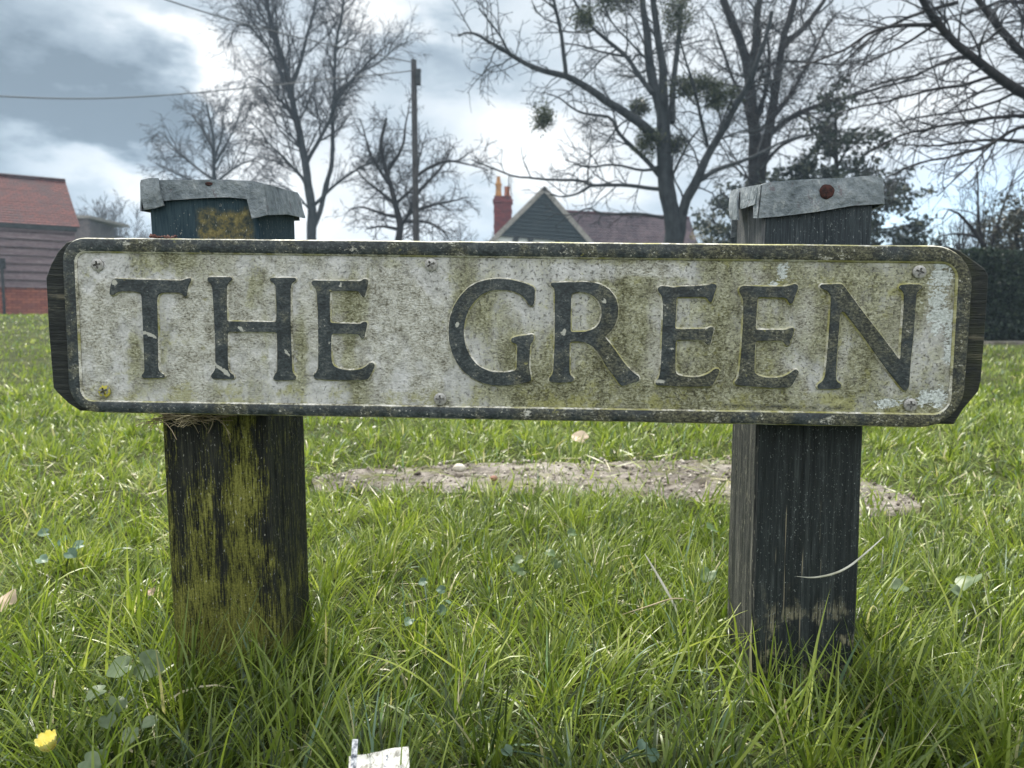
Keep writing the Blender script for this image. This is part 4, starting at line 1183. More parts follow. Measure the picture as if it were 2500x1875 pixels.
YE = 31.0
E = Tree(44, rmin=0.009, trop=(0.04, -0.12, -0.25), jit=0.17, dens=(5.0, 6.5, 6.5), levels=3, ang=(25, 55))
gE = ground_at(526, YE)
E.limb([gE, P(526, 560, YE), P(524, 434, YE), P(522, 361, YE), P(511, 290, YE), P(505, 255, YE)], 0.16, 0.04, 10, True, 2.2, 0.4)
for pts, sp in [([(524, 440), (480, 410), (434, 371), (400, 330), (385, 318), (376, 345)], .8), ([(524, 400), (560, 340), (580, 290), (600, 270)], -.8), ([(522, 370), (490, 310), (470, 280), (455, 275)], .8),
                ([(523, 390), (545, 320), (545, 270), (555, 245)], .6), ([(525, 450), (580, 400), (630, 390), (670, 430)], -.8), ([(525, 470), (470, 440), (420, 420), (380, 400)], -.8), ([(525, 480), (590, 450), (650, 460)], .6)]:
    E.limb(PL(pts, YE, sp), 0.055, 0.012, 7, True, 1.9)
E.finish('small_birch', gE, 'small pale weeping birch showing above the lead cap of the left post', M_BARK, M_TWIG)

YF = 23.0
Ft = Tree(55, rmin=0.008, trop=(0.04, 0.0, -0.02), jit=0.26, dens=(6.0, 8, 8), levels=3, ang=(35, 70))
gF = ground_at(975, YF)
Ft.limb([gF, P(969, 594, YF), P(977, 549, YF), P(960, 480, YF), P(941, 415, YF), P(930, 350, YF), P(940, 290, YF)], 0.15, 0.04, 10, True, 1.7, 0.4)
for pts, sp in [([(975, 552), (1000, 520), (1015, 470), (1020, 400), (1040, 330)], -.8), ([(968, 505), (930, 470), (890, 440), (860, 400)], .6), ([(945, 420), (985, 360), (990, 300), (1000, 250)], .8), ([(950, 450), (905, 380), (890, 320), (880, 290)], -.8),
                ([(1012, 480), (1060, 430), (1090, 390), (1110, 350)], .6), ([(1000, 520), (1060, 500), (1110, 490), (1140, 480)], -.6), ([(970, 530), (920, 520), (880, 500), (850, 510)], .6), ([(1018, 430), (1080, 390), (1140, 400), (1190, 415)], .5),
                ([(965, 500), (1010, 460), (1040, 420)], .9), ([(972, 560), (930, 550), (890, 560)], -.5), ([(985, 540), (1040, 540), (1080, 560), (1100, 590)], -.5)]:
    Ft.limb(PL(pts, YF, sp), 0.06, 0.012, 7, True, 1.35)
Ft.finish('bushy_bare_tree', gF, 'bushy bare tree of tangled twigs beside the wooden pole', M_BARK2)

# --- far hazy shrubs on the left, bare shrub on the right, golden shrub
def shrub(name, px, Y, topy, halfw, label, seed, mat, nst=26, rmin=0.011, L=1.4, tr=0.03):
    t = Tree(seed, rmin=rmin, trop=(tr, tr, 0), jit=0.2, dens=(4, 5.0, 4), levels=2, ang=(20, 50))
    g0 = ground_at(px, Y); h = P(px, topy, Y)[2] - g0[2]; k = Y / FPX
    for i in range(nst):
        a = t.rng.uniform(-1, 1); hh = h * math.sqrt(max(0.1, 1 - a * a * 0.8)) * t.rng.uniform(0.75, 1.05)
        e = np.array([g0[0] + a * halfw * k, Y + t.rng.uniform(-1, 1) * halfw * k * 0.5, g0[2] + hh])
        b = np.array(g0) + np.array([a * halfw * k * 0.3, t.rng.uniform(-.3, .3), 0])
        t.limb([b, b * 0.5 + e * 0.5 + np.array([a * 0.2, 0, 0.1]), e], 0.03, rmin, 5, True, L, 0.3, trunk=i < 5)
    return t.finish(name, g0, label, mat)


M_FARW = bark('far_twigs', (0.06, 0.06, 0.065), (0.10, 0.095, 0.095))
shrub('leafless_bush', 285, 42, 498, 105, 'pale leafless bush between the barn and the left post', 61, M_FARW, 30, 0.014, 1.6)
shrub('leafless_shrub', 2365, 15, 475, 120, 'thin leafless shrub rising above the hedge at the right', 62, M_BARK2, 18, 0.005, 1.0)
shrub('distant_thicket', 1140, 60, 570, 90, 'faint distant thicket left of the red chimney', 64, M_FARW, 24, 0.018, 1.8)
cl = Tree(63, rmin=0.006, trop=(0, -0.02, 0), jit=0.18, dens=(1.8, 2.6), levels=2)
g0 = ground_at(2440, 13)
cl.limb([g0, P(2420, 620, 13), P(2385, 575, 13), P(2350, 530, 13), P(2310, 505, 13), P(2300, 535, 13)], 0.07, 0.012, 8, True, 0.8, .3)
cl.limb(PL([(2390, 580), (2340, 570), (2290, 575)], 13, .3), 0.03, 0.008, 6, True, 0.6)
cl.limb(PL([(2400, 600), (2385, 520), (2390, 450), (2380, 400)], 13, .3), 0.03, 0.008, 6, True, 0.8)
cl.limb(PL([(2420, 600), (2440, 530), (2460, 470), (2480, 420)], 13, .3), 0.03, 0.008, 6, True, 0.8)
cl.finish('crooked_tree', g0, 'crooked little bare tree leaning left behind the hedge at the right', M_BARK2)

# --- evergreen conifer behind the right post
M_EVER = leafmat('evergreen_leaf', [(0.0, (0.012, 0.020, 0.016)), (0.5, (0.036, 0.052, 0.038)), (0.85, (0.075, 0.09, 0.06)), (1.0, (0.13, 0.135, 0.08))], 0.2)


def evergreen(name, px, Y, blobs, label, seed, mat, dens=1.0, size=0.08, trunk_r=0.14, cat='tree'):
    rng = np.random.default_rng(seed); k = Y / FPX
    g0 = np.array(ground_at(px, Y)); root = thing(name, g0, label, cat)
    T = Tubes(); pts = []
    tops = min(b[1] for b in blobs)
    tp = P(px, tops + 20, Y)
    line = np.array([g0, g0 * 0.6 + tp * 0.4 + np.array([0.05, 0, 0]), tp]); T.add(resamp(line, 12), np.linspace(trunk_r, 0.02, 12), 9)
    for (bx, by, rx, rz, n_) in blobs:
        c = P(bx, by, Y + rng.uniform(-0.5, 0.5)); ry = min(rx, 90)
        a = g0 + (tp - g0) * np.clip((c[2] - g0[2] - 0.5) / max(0.5, tp[2] - g0[2]), 0.05, 0.95)
        T.add(resamp([a, (a + c) / 2 + np.array([0, 0, 0.12]), c], 6), np.linspace(0.04, 0.012, 6), 5)
        # boughs: sprays of leaves fanning out from the middle
        nb_ = max(4, int(n_ / 34))
        for j in range(nb_):
            d_ = rng.normal(0, 1, 3); d_ /= np.linalg.norm(d_)
            tip = c + d_ * np.array([rx * k, ry * k, rz * k]) * rng.uniform(0.35, 1.0) ** 0.6
            T.add(np.array([c, (c + tip) / 2 + np.array([0, 0, 0.04]), tip]), [0.012, 0.008, 0.004], 3)
            m_ = int(34 * dens); cc_ = tip + (c - tip) * (rng.random((m_, 1)) * 0.45) + rng.normal(0, 0.10, (m_, 3)) * np.array([1.3, 1.3, 0.75])
            pts.append(cc_)
    pts = np.vstack(pts); v_, f_ = cards(pts, size, rng, up=-0.3, asp=0.4)
    tone = np.clip(rng.normal(0.45, 0.25, len(pts)), 0, 1)
    part('crown', root, v_, f_, mat, attrs={'rnd': np.repeat(tone, 4)})
    v_, f_ = T.data(); part('trunk', root, v_, f_, M_BARK2, smooth=True)
    return root


evergreen('conifer', 2040, 17.5, [(2040, 240, 45, 70, 276), (2000, 340, 80, 60, 447), (2090, 350, 80, 60, 447), (1960, 430, 90, 50, 511), (2060, 440, 90, 55, 553), (2150, 440, 80, 50, 404), (1900, 470, 70, 45, 351), (2010, 500, 110, 55, 532), (2120, 520, 110, 50, 489), (2210, 480, 60, 30, 170), (2220, 550, 70, 35, 255), (1960, 560, 100, 45, 447), (2090, 580, 110, 40, 447), (2250, 590, 60, 30, 234), (2160, 620, 120, 60, 447), (1980, 640, 130, 70, 532)],
          'dark evergreen conifer filling the space behind the right post', 71, M_EVER)
evergreen('evergreen_shrub', 1790, 20.5, [(1760, 470, 55, 40, 230), (1800, 510, 70, 50, 330), (1740, 540, 60, 45, 260), (1810, 580, 80, 50, 340), (1830, 450, 60, 40, 220), (1760, 640, 90, 60, 380)], 'dark evergreen shrub between the bare trunk and the right post', 72, M_EVER, cat='shrub')
M_GOLD = leafmat('golden_leaf', [(0.0, (0.04, 0.045, 0.015)), (0.5, (0.12, 0.11, 0.035)), (1.0, (0.24, 0.20, 0.06))], 0.3)
evergreen('golden_shrub', 1735, 24, [(1735, 560, 42, 28, 260), (1715, 585, 36, 24, 180), (1755, 590, 38, 26, 200), (1735, 620, 60, 50, 300)], 'small olive gold shrub at the end of the cottage roof', 73, M_GOLD, size=0.06, trunk_r=0.06, cat='shrub')
evergreen('ivy_clad_tree', 2480, 12.8, [(2450, 560, 70, 50, 560), (2490, 520, 60, 45, 420), (2530, 580, 80, 70, 520), (2440, 610, 70, 30, 420)], 'grey brown bushy tree above the right end of the hedge', 74, leafmat('ivy_leaf', [(0, (0.02, 0.024, 0.016)), (1, (0.085, 0.085, 0.06))], 0.2), size=0.045)

# --- hedge
def hedge():
    rng = np.random.default_rng(81); Y0, Y1 = 12.1, 13.1
    a, b = P(2290, 740, Y0)[0], P(3150, 740, Y0)[0]; H = P(2450, 618, Y0)[2]
    g0 = (a, Y0, float(gz(a, Y0))); root = thing('hedge', g0, 'dense dark green clipped hedge at the right beyond the pavement', 'hedge')
    n_ = 46000
    x_ = rng.uniform(a, b, n_); side_ = rng.random(n_)
    y_ = np.where(side_ < 0.62, Y0 + np.abs(rng.normal(0, 0.10, n_)), rng.uniform(Y0, Y1, n_))
    z_ = np.where(side_ < 0.62, rng.uniform(-0.05, H, n_), H - np.abs(rng.normal(0, 0.10, n_)))
    e = rng.random(n_) < 0.12
    x_ = np.where(e, a + np.abs(rng.normal(0, 0.1, n_)), x_); y_ = np.where(e, rng.uniform(Y0, Y1, n_), y_); z_ = np.where(e, rng.uniform(0, H, n_), z_)
    p = np.stack([x_, y_, z_], 1)
    bul = 0.10 * vnoise(p, 1.6, 4) + 0.06 * vnoise(p, 5, 6)
    p[:, 1] -= bul; p[:, 2] += bul * (z_ / H)
    v_, f_ = cards(p, 0.032, rng, asp=0.6)
    part('foliage', root, v_, f_, leafmat('hedge_leaf', [(0, (0.010, 0.018, 0.012)), (0.6, (0.032, 0.055, 0.032)), (1, (0.08, 0.11, 0.06))], 0.2), attrs={'rnd': np.repeat(np.clip(rng.normal(.45, .25, n_), 0, 1), 4)})
    T = Tubes()
    for i in range(150):
        xx = rng.uniform(a + .1, b - .1); yy = rng.uniform(Y0 + 0.2, Y1 - 0.2)
        T.add(np.array([(xx, yy, -0.05), (xx + rng.normal(0, .1), yy + rng.normal(0, .08), H * .5), (xx + rng.normal(0, .2), yy + rng.normal(0, .1), H * .93)]), [0.02, 0.015, 0.006], 4)
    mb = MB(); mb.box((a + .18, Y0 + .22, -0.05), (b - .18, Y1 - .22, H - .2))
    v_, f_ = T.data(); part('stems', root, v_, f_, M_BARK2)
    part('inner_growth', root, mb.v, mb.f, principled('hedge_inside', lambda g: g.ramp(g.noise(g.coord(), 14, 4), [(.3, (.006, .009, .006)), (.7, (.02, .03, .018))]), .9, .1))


hedge()

# ------------------------------------------------------------------ barn on the left
def tiles(name, c0, c1, c2, sx, sy, lich=0.3):
    def fn(g):
        c = g.coord('UV'); o = g.coord()
        br = g.n('ShaderNodeTexBrick'); g.put(br.inputs['Vector'], c)
        br.inputs['Scale'].default_value = 1.0; br.inputs['Brick Width'].default_value = sx; br.inputs['Row Height'].default_value = sy
        br.inputs['Mortar Size'].default_value = sy * 0.10; br.inputs['Mortar Smooth'].default_value = 0.4
        br.inputs['Color1'].default_value = (*c0, 1); br.inputs['Color2'].default_value = (*c1, 1); br.inputs['Mortar'].default_value = (*[q * 0.3 for q in c1], 1)
        n1 = g.noise(o, 1.3, 5, 0.65); n2 = g.noise(o, 9, 4, 0.7)
        col = g.mix(g.ss(n1 * .6 + n2 * .4, 0.46, 0.60) * lich * 2, S(g, br.outputs[0]), c2)
        col = g.mix(g.ss(n2, 0.45, 0.7) * 0.3, col, c1)
        return {'Base Color': col, 'Normal': g.bump(1 - S(g, br.outputs['Fac']) + n2 * 0.3, 0.6, 0.03)}
    return principled(name, fn, 0.85, 0.2)


M_ROOFT = tiles('red_roof_tiles', (0.165, 0.058, 0.052), (0.11, 0.046, 0.047), (0.06, 0.047, 0.053), 0.17, 0.10, 0.36)
M_BRICK = tiles('red_brick', (0.36, 0.13, 0.085), (0.22, 0.075, 0.06), (0.20, 0.10, 0.085), 0.225, 0.075, 0.2)
M_CHIM = tiles('chimney_brick', (0.24, 0.05, 0.045), (0.15, 0.035, 0.04), (0.08, 0.045, 0.05), 0.225, 0.075, 0.25)
M_ROOFC = tiles('brown_roof_tiles', (0.115, 0.078, 0.088), (0.075, 0.058, 0.068), (0.18, 0.13, 0.14), 0.2, 0.12, 0.3)


def quad_uv(name, root, quad, mat, th=0.04, parent=None, n_rows=0, axis=None):
    """a thick tiled plane: quad = bottom-left, bottom-right, top-right, top-left; UV in metres"""
    q = np.array(quad, float); nrm = np.cross(q[1] - q[0], q[3] - q[0]); nrm /= np.linalg.norm(nrm)
    rows = n_rows or 1; V, F, UVs = [], [], []
    ex = (q[1] - q[0]) / np.linalg.norm(q[1] - q[0])
    for i in range(rows):
        for k, (t, lift) in enumerate(((i / rows, 1.0), ((i + 1) / rows, 0.0 if rows > 1 else 1.0))):
            a = q[0] + (q[3] - q[0]) * t; b = q[1] + (q[2] - q[1]) * t
            V += [a + nrm * lift * th, b + nrm * lift * th]
        o = 4 * i
        F.append((o, o + 1, o + 3, o + 2))
        if i: F.append((o - 2, o - 1, o + 1, o))
    # underside
    o = len(V); V += [p - nrm * 0.03 for p in q]; F.append((o + 3, o + 2, o + 1, o))
    for a_, b_ in ((0, 1), (1, 2), (2, 3), (3, 0)):
        c_ = len(V); V += [q[a_] + nrm * th * .5, q[b_] + nrm * th * .5, q[b_] - nrm * 0.03, q[a_] - nrm * 0.03]; F.append((c_, c_ + 1, c_ + 2, c_ + 3)[::-1])
    V = np.array(V); me = mesh(name, local(root, V), F, mat)
    ul = me.uv_layers.new(name='UVMap'); ey = np.cross(nrm, ex)
    for lo in me.loops:
        p = V[lo.vertex_index] - q[0]; ul.data[lo.index].uv = (float(p @ ex), float(p @ ey))
    return link(name, me, parent or root)


def wall_uv(name, root, p, q, z0, z1, mat, th=0.25, parent=None):
    p, q = np.array(p, float), np.array(q, float)
    a, b = np.array([p[0], p[1], z0]), np.array([q[0], q[1], z0])
    return quad_uv(name, root, [a, b, np.array([q[0], q[1], z1]), np.array([p[0], p[1], z1])], mat, 0.0, parent)


def boards(name, root, p, q, z0, z1, mat, step=0.2, lap=0.045):
    """overlapping weatherboards on a wall from p to q"""
    p, q = np.array(p, float), np.array(q, float); ex = (q - p) / np.linalg.norm(q - p); nrm = np.array([ex[1], -ex[0], 0])
    p3, q3 = np.array([p[0], p[1], 0]), np.array([q[0], q[1], 0]); mb = MB(); rng = np.random.default_rng(3)
    n_ = int(round((z1 - z0) / step)); st = (z1 - z0) / n_
    for i in range(n_):
        za, zb = z0 + i * st, z0 + (i + 1) * st + 0.02; j = rng.uniform(-.008, .008); l = lap * rng.uniform(.8, 1.2)
        A = [p3 + ZUP * (za + j) + nrm * l, q3 + ZUP * (za - j) + nrm * l, q3 + ZUP * (za - j) + nrm * (l - .02), p3 + ZUP * (za + j) + nrm * (l - .02)]
        B_ = [p3 + ZUP * zb + nrm * .018, q3 + ZUP * zb + nrm * .018, q3 + ZUP * zb, p3 + ZUP * zb]
        mb.add(A + B_, [(0, 1, 5, 4), (3, 2, 1, 0), (4, 5, 6, 7), (2, 3, 7, 6), (1, 2, 6, 5), (3, 0, 4, 7)])
    return part(name, root, mb.v, mb.f, mat)


def wboard(c0, c1, c2):
    def fn(g):
        c = g.coord(); a = g.noise(g.map(c, (1, 1, 14)), 1.6, 5, 0.65); b = g.noise(g.map(c, (1, 1, 6)), 12, 4, 0.7)
        return {'Base Color': g.ramp(a * .5 + b * .5, [(.36, c0), (.5, c1), (.66, c2)]), 'Normal': g.bump(b, .4, .01)}
    return fn


M_WB = principled('weatherboard', wboard((0.07, 0.05, 0.055), (0.16, 0.12, 0.13), (0.27, 0.225, 0.235)), 0.8, 0.2)
M_GABLE = principled('dark_gable_boards', wboard((0.008, 0.013, 0.016), (0.026, 0.038, 0.042), (0.07, 0.08, 0.078)), 0.8, 0.2)
M_DARK = principled('dark_timber', lambda g: g.ramp(g.noise(g.coord(), 6, 4), [(.3, (.02, .024, .028)), (.7, (.06, .065, .066))]), .8, .2)
M_EDGE = principled('barge_board', lambda g: g.ramp(g.noise(g.coord(), 8, 4), [(.3, (.20, .19, .175)), (.7, (.36, .34, .31))]), .8, .2)
M_WHITE = principled('white_render', lambda g: g.ramp(g.noise(g.coord(), 5, 4), [(.3, (.62, .64, .64)), (.7, (.80, .82, .82))]), .85, .2)

e1, e0 = P(181, 552, 22.0), P(0, 528, 20.9)
r1, r0 = P(150, 442, 23.4), P(0, 421, 22.2)
de = (e1 - e0); dr = de
eL, rL = e1 - de * 4.2, r1 - dr * 4.2
eL[2] = e1[2] - 0.06; rL[2] = r1[2] - 0.06; e1 = e1.copy()
barn = thing('barn', (e1[0] - 1.2, e1[1] - 0.5, float(gz(e1[0], e1[1]))), 'weatherboarded barn on a brick base with red tiled roof at left edge', 'barn')
wdir = de[:2] / np.linalg.norm(de[:2]); wn = np.array([wdir[1], -wdir[0]])
roof = quad_uv('roof', barn, [eL + np.r_[wn * 0.12, -0.03], e1 + np.r_[wn * 0.12 + wdir * 0.12, -0.03], r1 + np.r_[wdir * 0.1, 0], rL], M_ROOFT, 0.018, None, 20)
back = -np.r_[wn, 0] * 2.4
quad_uv('roof', barn, [r1, rL, rL + back + ZUP * (e1[2] - r1[2]), r1 + back + ZUP * (e1[2] - r1[2])][::1], M_ROOFT, 0.01)
rt = Tubes(); rt.add(resamp([rL, r1 + np.r_[wdir * .1, .02]], 12), 0.06, 8); v_, f_ = rt.data(); part('ridge_tiles', barn, v_, f_, M_ROOFT, parent=roof, smooth=True)
z0 = float(gz(e1[0], e1[1])) - 0.15
zb = P(111, 704, 21.6)[2]
wall_uv('brick_base', barn, eL[:2] + wn * 0.03, e1[:2] + wn * 0.03, z0 - .1, zb + .02, M_BRICK)
boards('weatherboarding', barn, eL[:2], e1[:2], zb, e1[2], M_WB, 0.215, 0.085)
mb = MB(); mb.slab(np.r_[eL[:2] + wn * .07, e1[2] - .1], np.r_[e1[:2] + wn * .07 + wdir * .05, e1[2] - .1], ZUP * .06, np.r_[wn * .06, 0]); part('gutter', barn, mb.v, mb.f, M_DARK)
gd = np.r_[-wn, 0]
pk = np.array([r1[0], r1[1], r1[2] - .02])
mb = MB(); mb.prism([np.r_[e1[:2], z0], np.r_[e1[:2] - wn * 2.4, z0], np.r_[e1[:2] - wn * 2.4, e1[2]], pk - np.r_[wdir * .1, 0], np.r_[e1[:2], e1[2]]], np.r_[-wdir * 0.08, 0]); part('gable_wall', barn, mb.v, mb.f, M_WB)
# dark downpipe and its bracket at the left edge of the view
dp = Tubes(); b_ = P(4, 640, 20.6); dp.add([b_, np.r_[b_[:2], z0]], 0.035, 8); v_, f_ = dp.data(); pipe = part('downpipe', barn, v_, f_, M_DARK, smooth=True)
mb = MB(); mb.box((b_[0] - .06, b_[1] - .05, b_[2] - .18), (b_[0] + .07, b_[1] + .05, b_[2] + .10)); part('pipe_hopper', barn, mb.v, mb.f, M_DARK, parent=pipe)

# low brick building behind the barn
Yo = 30.0
a, b = P(150, 530, Yo), P(217, 529, Yo)
ob = thing('outbuilding', (a[0], Yo, float(gz(a[0], Yo))), 'plain grey brick outbuilding with flat top just right of the barn', 'building')
M_GB = tiles('grey_brick', (0.17, 0.15, 0.15), (0.13, 0.115, 0.12), (0.22, 0.19, 0.18), 0.225, 0.075, 0.3)
wall_uv('wall', ob, a[:2], b[:2], -0.1, a[2] - .05, M_GB)
wall_uv('wall', ob, b[:2], b[:2] + np.array([-.6, 3]), -0.1, a[2] - .05, M_GB)
mb = MB(); mb.box((a[0] - .2, Yo - .08, a[2] - .05), (b[0] + .06, Yo + 3, a[2] + .06)); part('coping', ob, mb.v, mb.f, M_EDGE)

# ------------------------------------------------------------------ cottage
Yc = 34.0
ap, lf, rt_ = P(1329, 462, Yc), P(1150, 640, Yc), P(1487, 645, Yc)
cot = thing('cottage', (ap[0], Yc, 0), 'timber framed cottage with dark boarded gable and long tiled roof behind the sign', 'cottage')
cl_, cr_ = P(1218, 573, Yc), P(1434, 590, Yc)
bk_ = np.array([1.2, 6.0, 0])
# gable boards as lapped strips clipped to the triangle
mb = MB(); nb_ = 13
for i in range(nb_):
    t0, t1 = i / nb_, (i + 1) / nb_
    l0, r0_ = cl_ + (ap - cl_) * t0, cr_ + (ap - cr_) * t0; l1, r1_ = cl_ + (ap - cl_) * t1, cr_ + (ap - cr_) * t1
    o = np.array([0, -.11, 0]); o1 = np.array([0, -.02, 0])
    mb.add([l0 + o, r0_ + o, r1_ + o1, l1 + o1, l0, r0_, r1_, l1], [(0, 1, 2, 3), (4, 5, 1, 0), (5, 6, 2, 1), (7, 4, 0, 3), (6, 7, 3, 2)])
part('gable', cot, mb.v, mb.f, M_GABLE)
mb = MB(); mb.prism([lf, ap, rt_, np.array([rt_[0], rt_[1], 0]), np.array([lf[0], lf[1], 0])], (0, 0.3, 0)); part('wall', cot, mb.v, mb.f, M_WHITE)
for s_, e_ in ((lf, ap), (rt_, ap)):
    d_ = e_ - s_; d_ = d_ / np.linalg.norm(d_); pn = np.array([-d_[2], 0, d_[0]]) * 0.10
    mb = MB(); mb.slab(s_ - d_ * .1 + np.array([0, -.16, 0]), e_ + d_ * .06 + np.array([0, -.16, 0]), pn, (0, .1, 0)); part('barge_board', cot, mb.v, mb.f, M_EDGE)
mb = MB()
mb.slab(cl_ + np.array([0, -.1, -.02]), cr_ + np.array([0, -.1, -.02]), ZUP * .05, (0, .1, 0))
for x0, x1 in ((1262, 1240), (1295, 1295), (1360, 1360), (1398, 1412)):
    yb = 573 + (x0 - 1218) * 0.079
    mb.slab(P(x0, yb, Yc) + np.array([0, -.085, 0]), P(x1, yb + 60, Yc) + np.array([0, -.085, 0]), (.12, 0, 0), (0, .08, 0))
part('timber_frame', cot, mb.v, mb.f, M_DARK)
quad_uv('roof', cot, [lf + bk_, lf, ap + ZUP * .05, ap + bk_ + ZUP * .05], M_ROOFC, .02, None, 16)
quad_uv('roof', cot, [rt_, rt_ + bk_, ap + bk_ + ZUP * .05, ap + ZUP * .05], M_ROOFC, .02, None, 16)
Y2 = 36.0
q = [P(1330, 690, Y2 - 1.6), P(1735, 690, Y2 - 1.0), P(1683, 533, Y2 + 1.2), P(1330, 514, Y2 + .8)]
mainroof = quad_uv('roof', cot, q, M_ROOFC, .022, None, 24)
T = Tubes(); T.add(resamp([q[3], q[2]], 20), 0.09, 8); v_, f_ = T.data(); part('ridge_tiles', cot, v_, f_, M_CHIM, parent=mainroof, smooth=True)
wall_uv('wall', cot, q[0][:2] + np.array([0, .3]), q[1][:2] + np.array([-.3, .3]), 0, q[0][2], M_WHITE)
# chimney
Yh = 35.6
def cbox(mb, x0, x1, y0, y1, d0, d1):
    a_, b_ = P(x0, y1, Yh), P(x1, y0, Yh); mb.box((a_[0], Yh + d0, a_[2]), (b_[0], Yh + d1, b_[2]))
mb = MB()
cbox(mb, 1206, 1249, 494, 660, 0, .8); cbox(mb, 1203, 1252, 486, 494, -.06, .86); cbox(mb, 1206, 1249, 478, 486, -.02, .82); cbox(mb, 1204.5, 1250.5, 512, 516, -.03, .83); cbox(mb, 1204.5, 1250.5, 550, 554, -.03, .83)
v_ = np.array(mb.v)
me = mesh('chimney', local(cot, v_), mb.f, M_CHIM); ul = me.uv_layers.new(name='UVMap')
for lo in me.loops:
    p_ = v_[lo.vertex_index]; ul.data[lo.index].uv = (p_[0] + p_[1], p_[2])
chim = link('chimney', me, cot)
def potm(c0, c1): return lambda g: g.ramp(g.noise(g.coord(), 7, 3), [(.3, c0), (.7, c1)])
M_POTY = principled('buff_clay', potm((.32, .15, .05), (.5, .27, .09)), .8, .2); M_POTO = principled('orange_clay', potm((.28, .09, .045), (.4, .15, .07)), .8, .2)
def pot(px, y0, y1, r_, prof, mat, lab):
    a_, b_ = P(px, y1, Yh + .4), P(px, y0, Yh + .4); t = np.array([0, .12, .2, .5, .55, .62, .7, .95, 1.0])
    T = Tubes(); T.add(a_ + (b_ - a_) * t[:, None], r_ * np.array(prof), 12); v_, f_ = T.data()
    o = part('chimney_pot', cot, v_, f_, mat, parent=chim, smooth=True); o['label'] = lab
pot(1217, 431, 479, .14, [1.1, 1.05, .95, .9, 1.15, 1.15, .75, .6, .62], M_POTY, 'tall buff chimney pot')
pot(1238, 456, 479, .13, [1.1, 1.1, 1, .95, .95, .95, .95, 1.05, 1.05], M_POTO, 'short orange chimney pot')
T = Tubes(); a_ = P(1248, 480, Yh + .4); T.add([a_, P(1248, 428, Yh + .4)], .012, 5)
for yy in (432, 438, 444): T.add([P(1241, yy, Yh + .4), P(1255, yy, Yh + .4)], .008, 4)
v_, f_ = T.data(); part('aerial', cot, v_, f_, M_DARK)

# ------------------------------------------------------------------ utility pole and cables
Yp = 20.0
gp = ground_at(1019, Yp)
pole = thing('utility_pole', gp, 'tall grey wooden utility pole with a small box near its top', 'utility pole')
pt = P(1010, 146, Yp)
T = Tubes(); T.add(resamp([np.array(gp), pt], 30), np.linspace(.092, .068, 30), 12)
M_POLE = bark('pole_wood', (0.032, 0.031, 0.032), (0.078, 0.072, 0.072))
v_, f_ = T.data()
top_ring = list(range(len(v_) - 12, len(v_)))
part('pole_shaft', pole, v_, [tuple(q) for q in f_] + [tuple(top_ring)], M_POLE, smooth=False)
mb = MB(); c = P(1021, 190, Yp - .02)
mb.box((c[0] - .05, c[1] - .1, c[2] - .17), (c[0] + .06, c[1] + .08, c[2] + .17)); mb.box((c[0] - .07, c[1] - .06, c[2] + .08), (c[0] - .04, c[1] + .04, c[2] + .12)); mb.box((c[0] - .065, c[1] - .11, c[2] + .17), (c[0] + .075, c[1] + .09, c[2] + .19))
part('junction_box', pole, mb.v, mb.f, M_DARK)
M_CABLE = principled('cable', lambda g: g.mix(g.noise(g.coord(), 4), (.05, .06, .07), (.09, .10, .11)), .6, .3)


def cable(pts, Ys, r_, label):
    p = np.array([P(a, b, Y) for (a, b), Y in zip(pts, Ys)])
    t = np.linspace(0, 1, len(p)); k = np.linspace(0, 1, 60)
    co = [np.polyfit(t, p[:, i], min(3, len(p) - 1)) for i in range(3)]
    q = np.stack([np.polyval(c_, k) for c_ in co], 1); q[-1] = p[-1]
    T = Tubes(); T.add(q, r_, 6); v_, f_ = T.data(); o = link('cable', mesh('cable', v_ - p[-1], f_, M_CABLE, True), label=label, cat='cable', group='cables running to the pole')
    o.location = p[-1]


cable([(-600, 190), (0, 236), (240, 236), (590, 220), (1009, 172)], [13, 15.5, 16.8, 18.3, 19.93], 0.014, 'lower overhead cable crossing the grey cloud from the left edge')
cable([(120, -110), (400, -2), (560, 45), (800, 110), (1009, 152)], [13, 15.5, 17, 18.6, 19.93], 0.014, 'upper overhead cable dropping from the top edge into the birch')

# ------------------------------------------------------------------ grass
def grass_mat():
    m = bpy.data.materials.new('grass_blade'); m.use_nodes = True
    g = G(m.node_tree); out = g.n('ShaderNodeOutputMaterial')
    col = g.ramp(g.attr('rnd'), [(0.0, (0.030, 0.055, 0.010)), (0.3, (0.110, 0.165, 0.022)), (0.62, (0.215, 0.280, 0.044)), (0.86, (0.325, 0.385, 0.085)), (0.92, (0.42, 0.45, 0.15)), (0.935, (0.15, 0.24, 0.16)), (0.96, (0.20, 0.29, 0.21)), (0.965, (0.40, 0.36, 0.19)), (1.0, (0.62, 0.58, 0.42))])
    p = g.n('ShaderNodeBsdfPrincipled'); g.put(p.inputs['Base Color'], col); p.inputs['Roughness'].default_value = 0.42
    p.inputs['Specular IOR Level'].default_value = 0.6
    t = g.n('ShaderNodeBsdfTranslucent'); g.put(t.inputs[0], g.mix(1.0, col, (1.15, 1.2, 0.7), 'MULTIPLY'))
    mx = g.n('ShaderNodeMixShader'); mx.inputs[0].default_value = 0.38
    g.nt.links.new(p.outputs[0], mx.inputs[1]); g.nt.links.new(t.outputs[0], mx.inputs[2]); g.nt.links.new(mx.outputs[0], out.inputs[0])
    return m


M_GRASS = grass_mat()


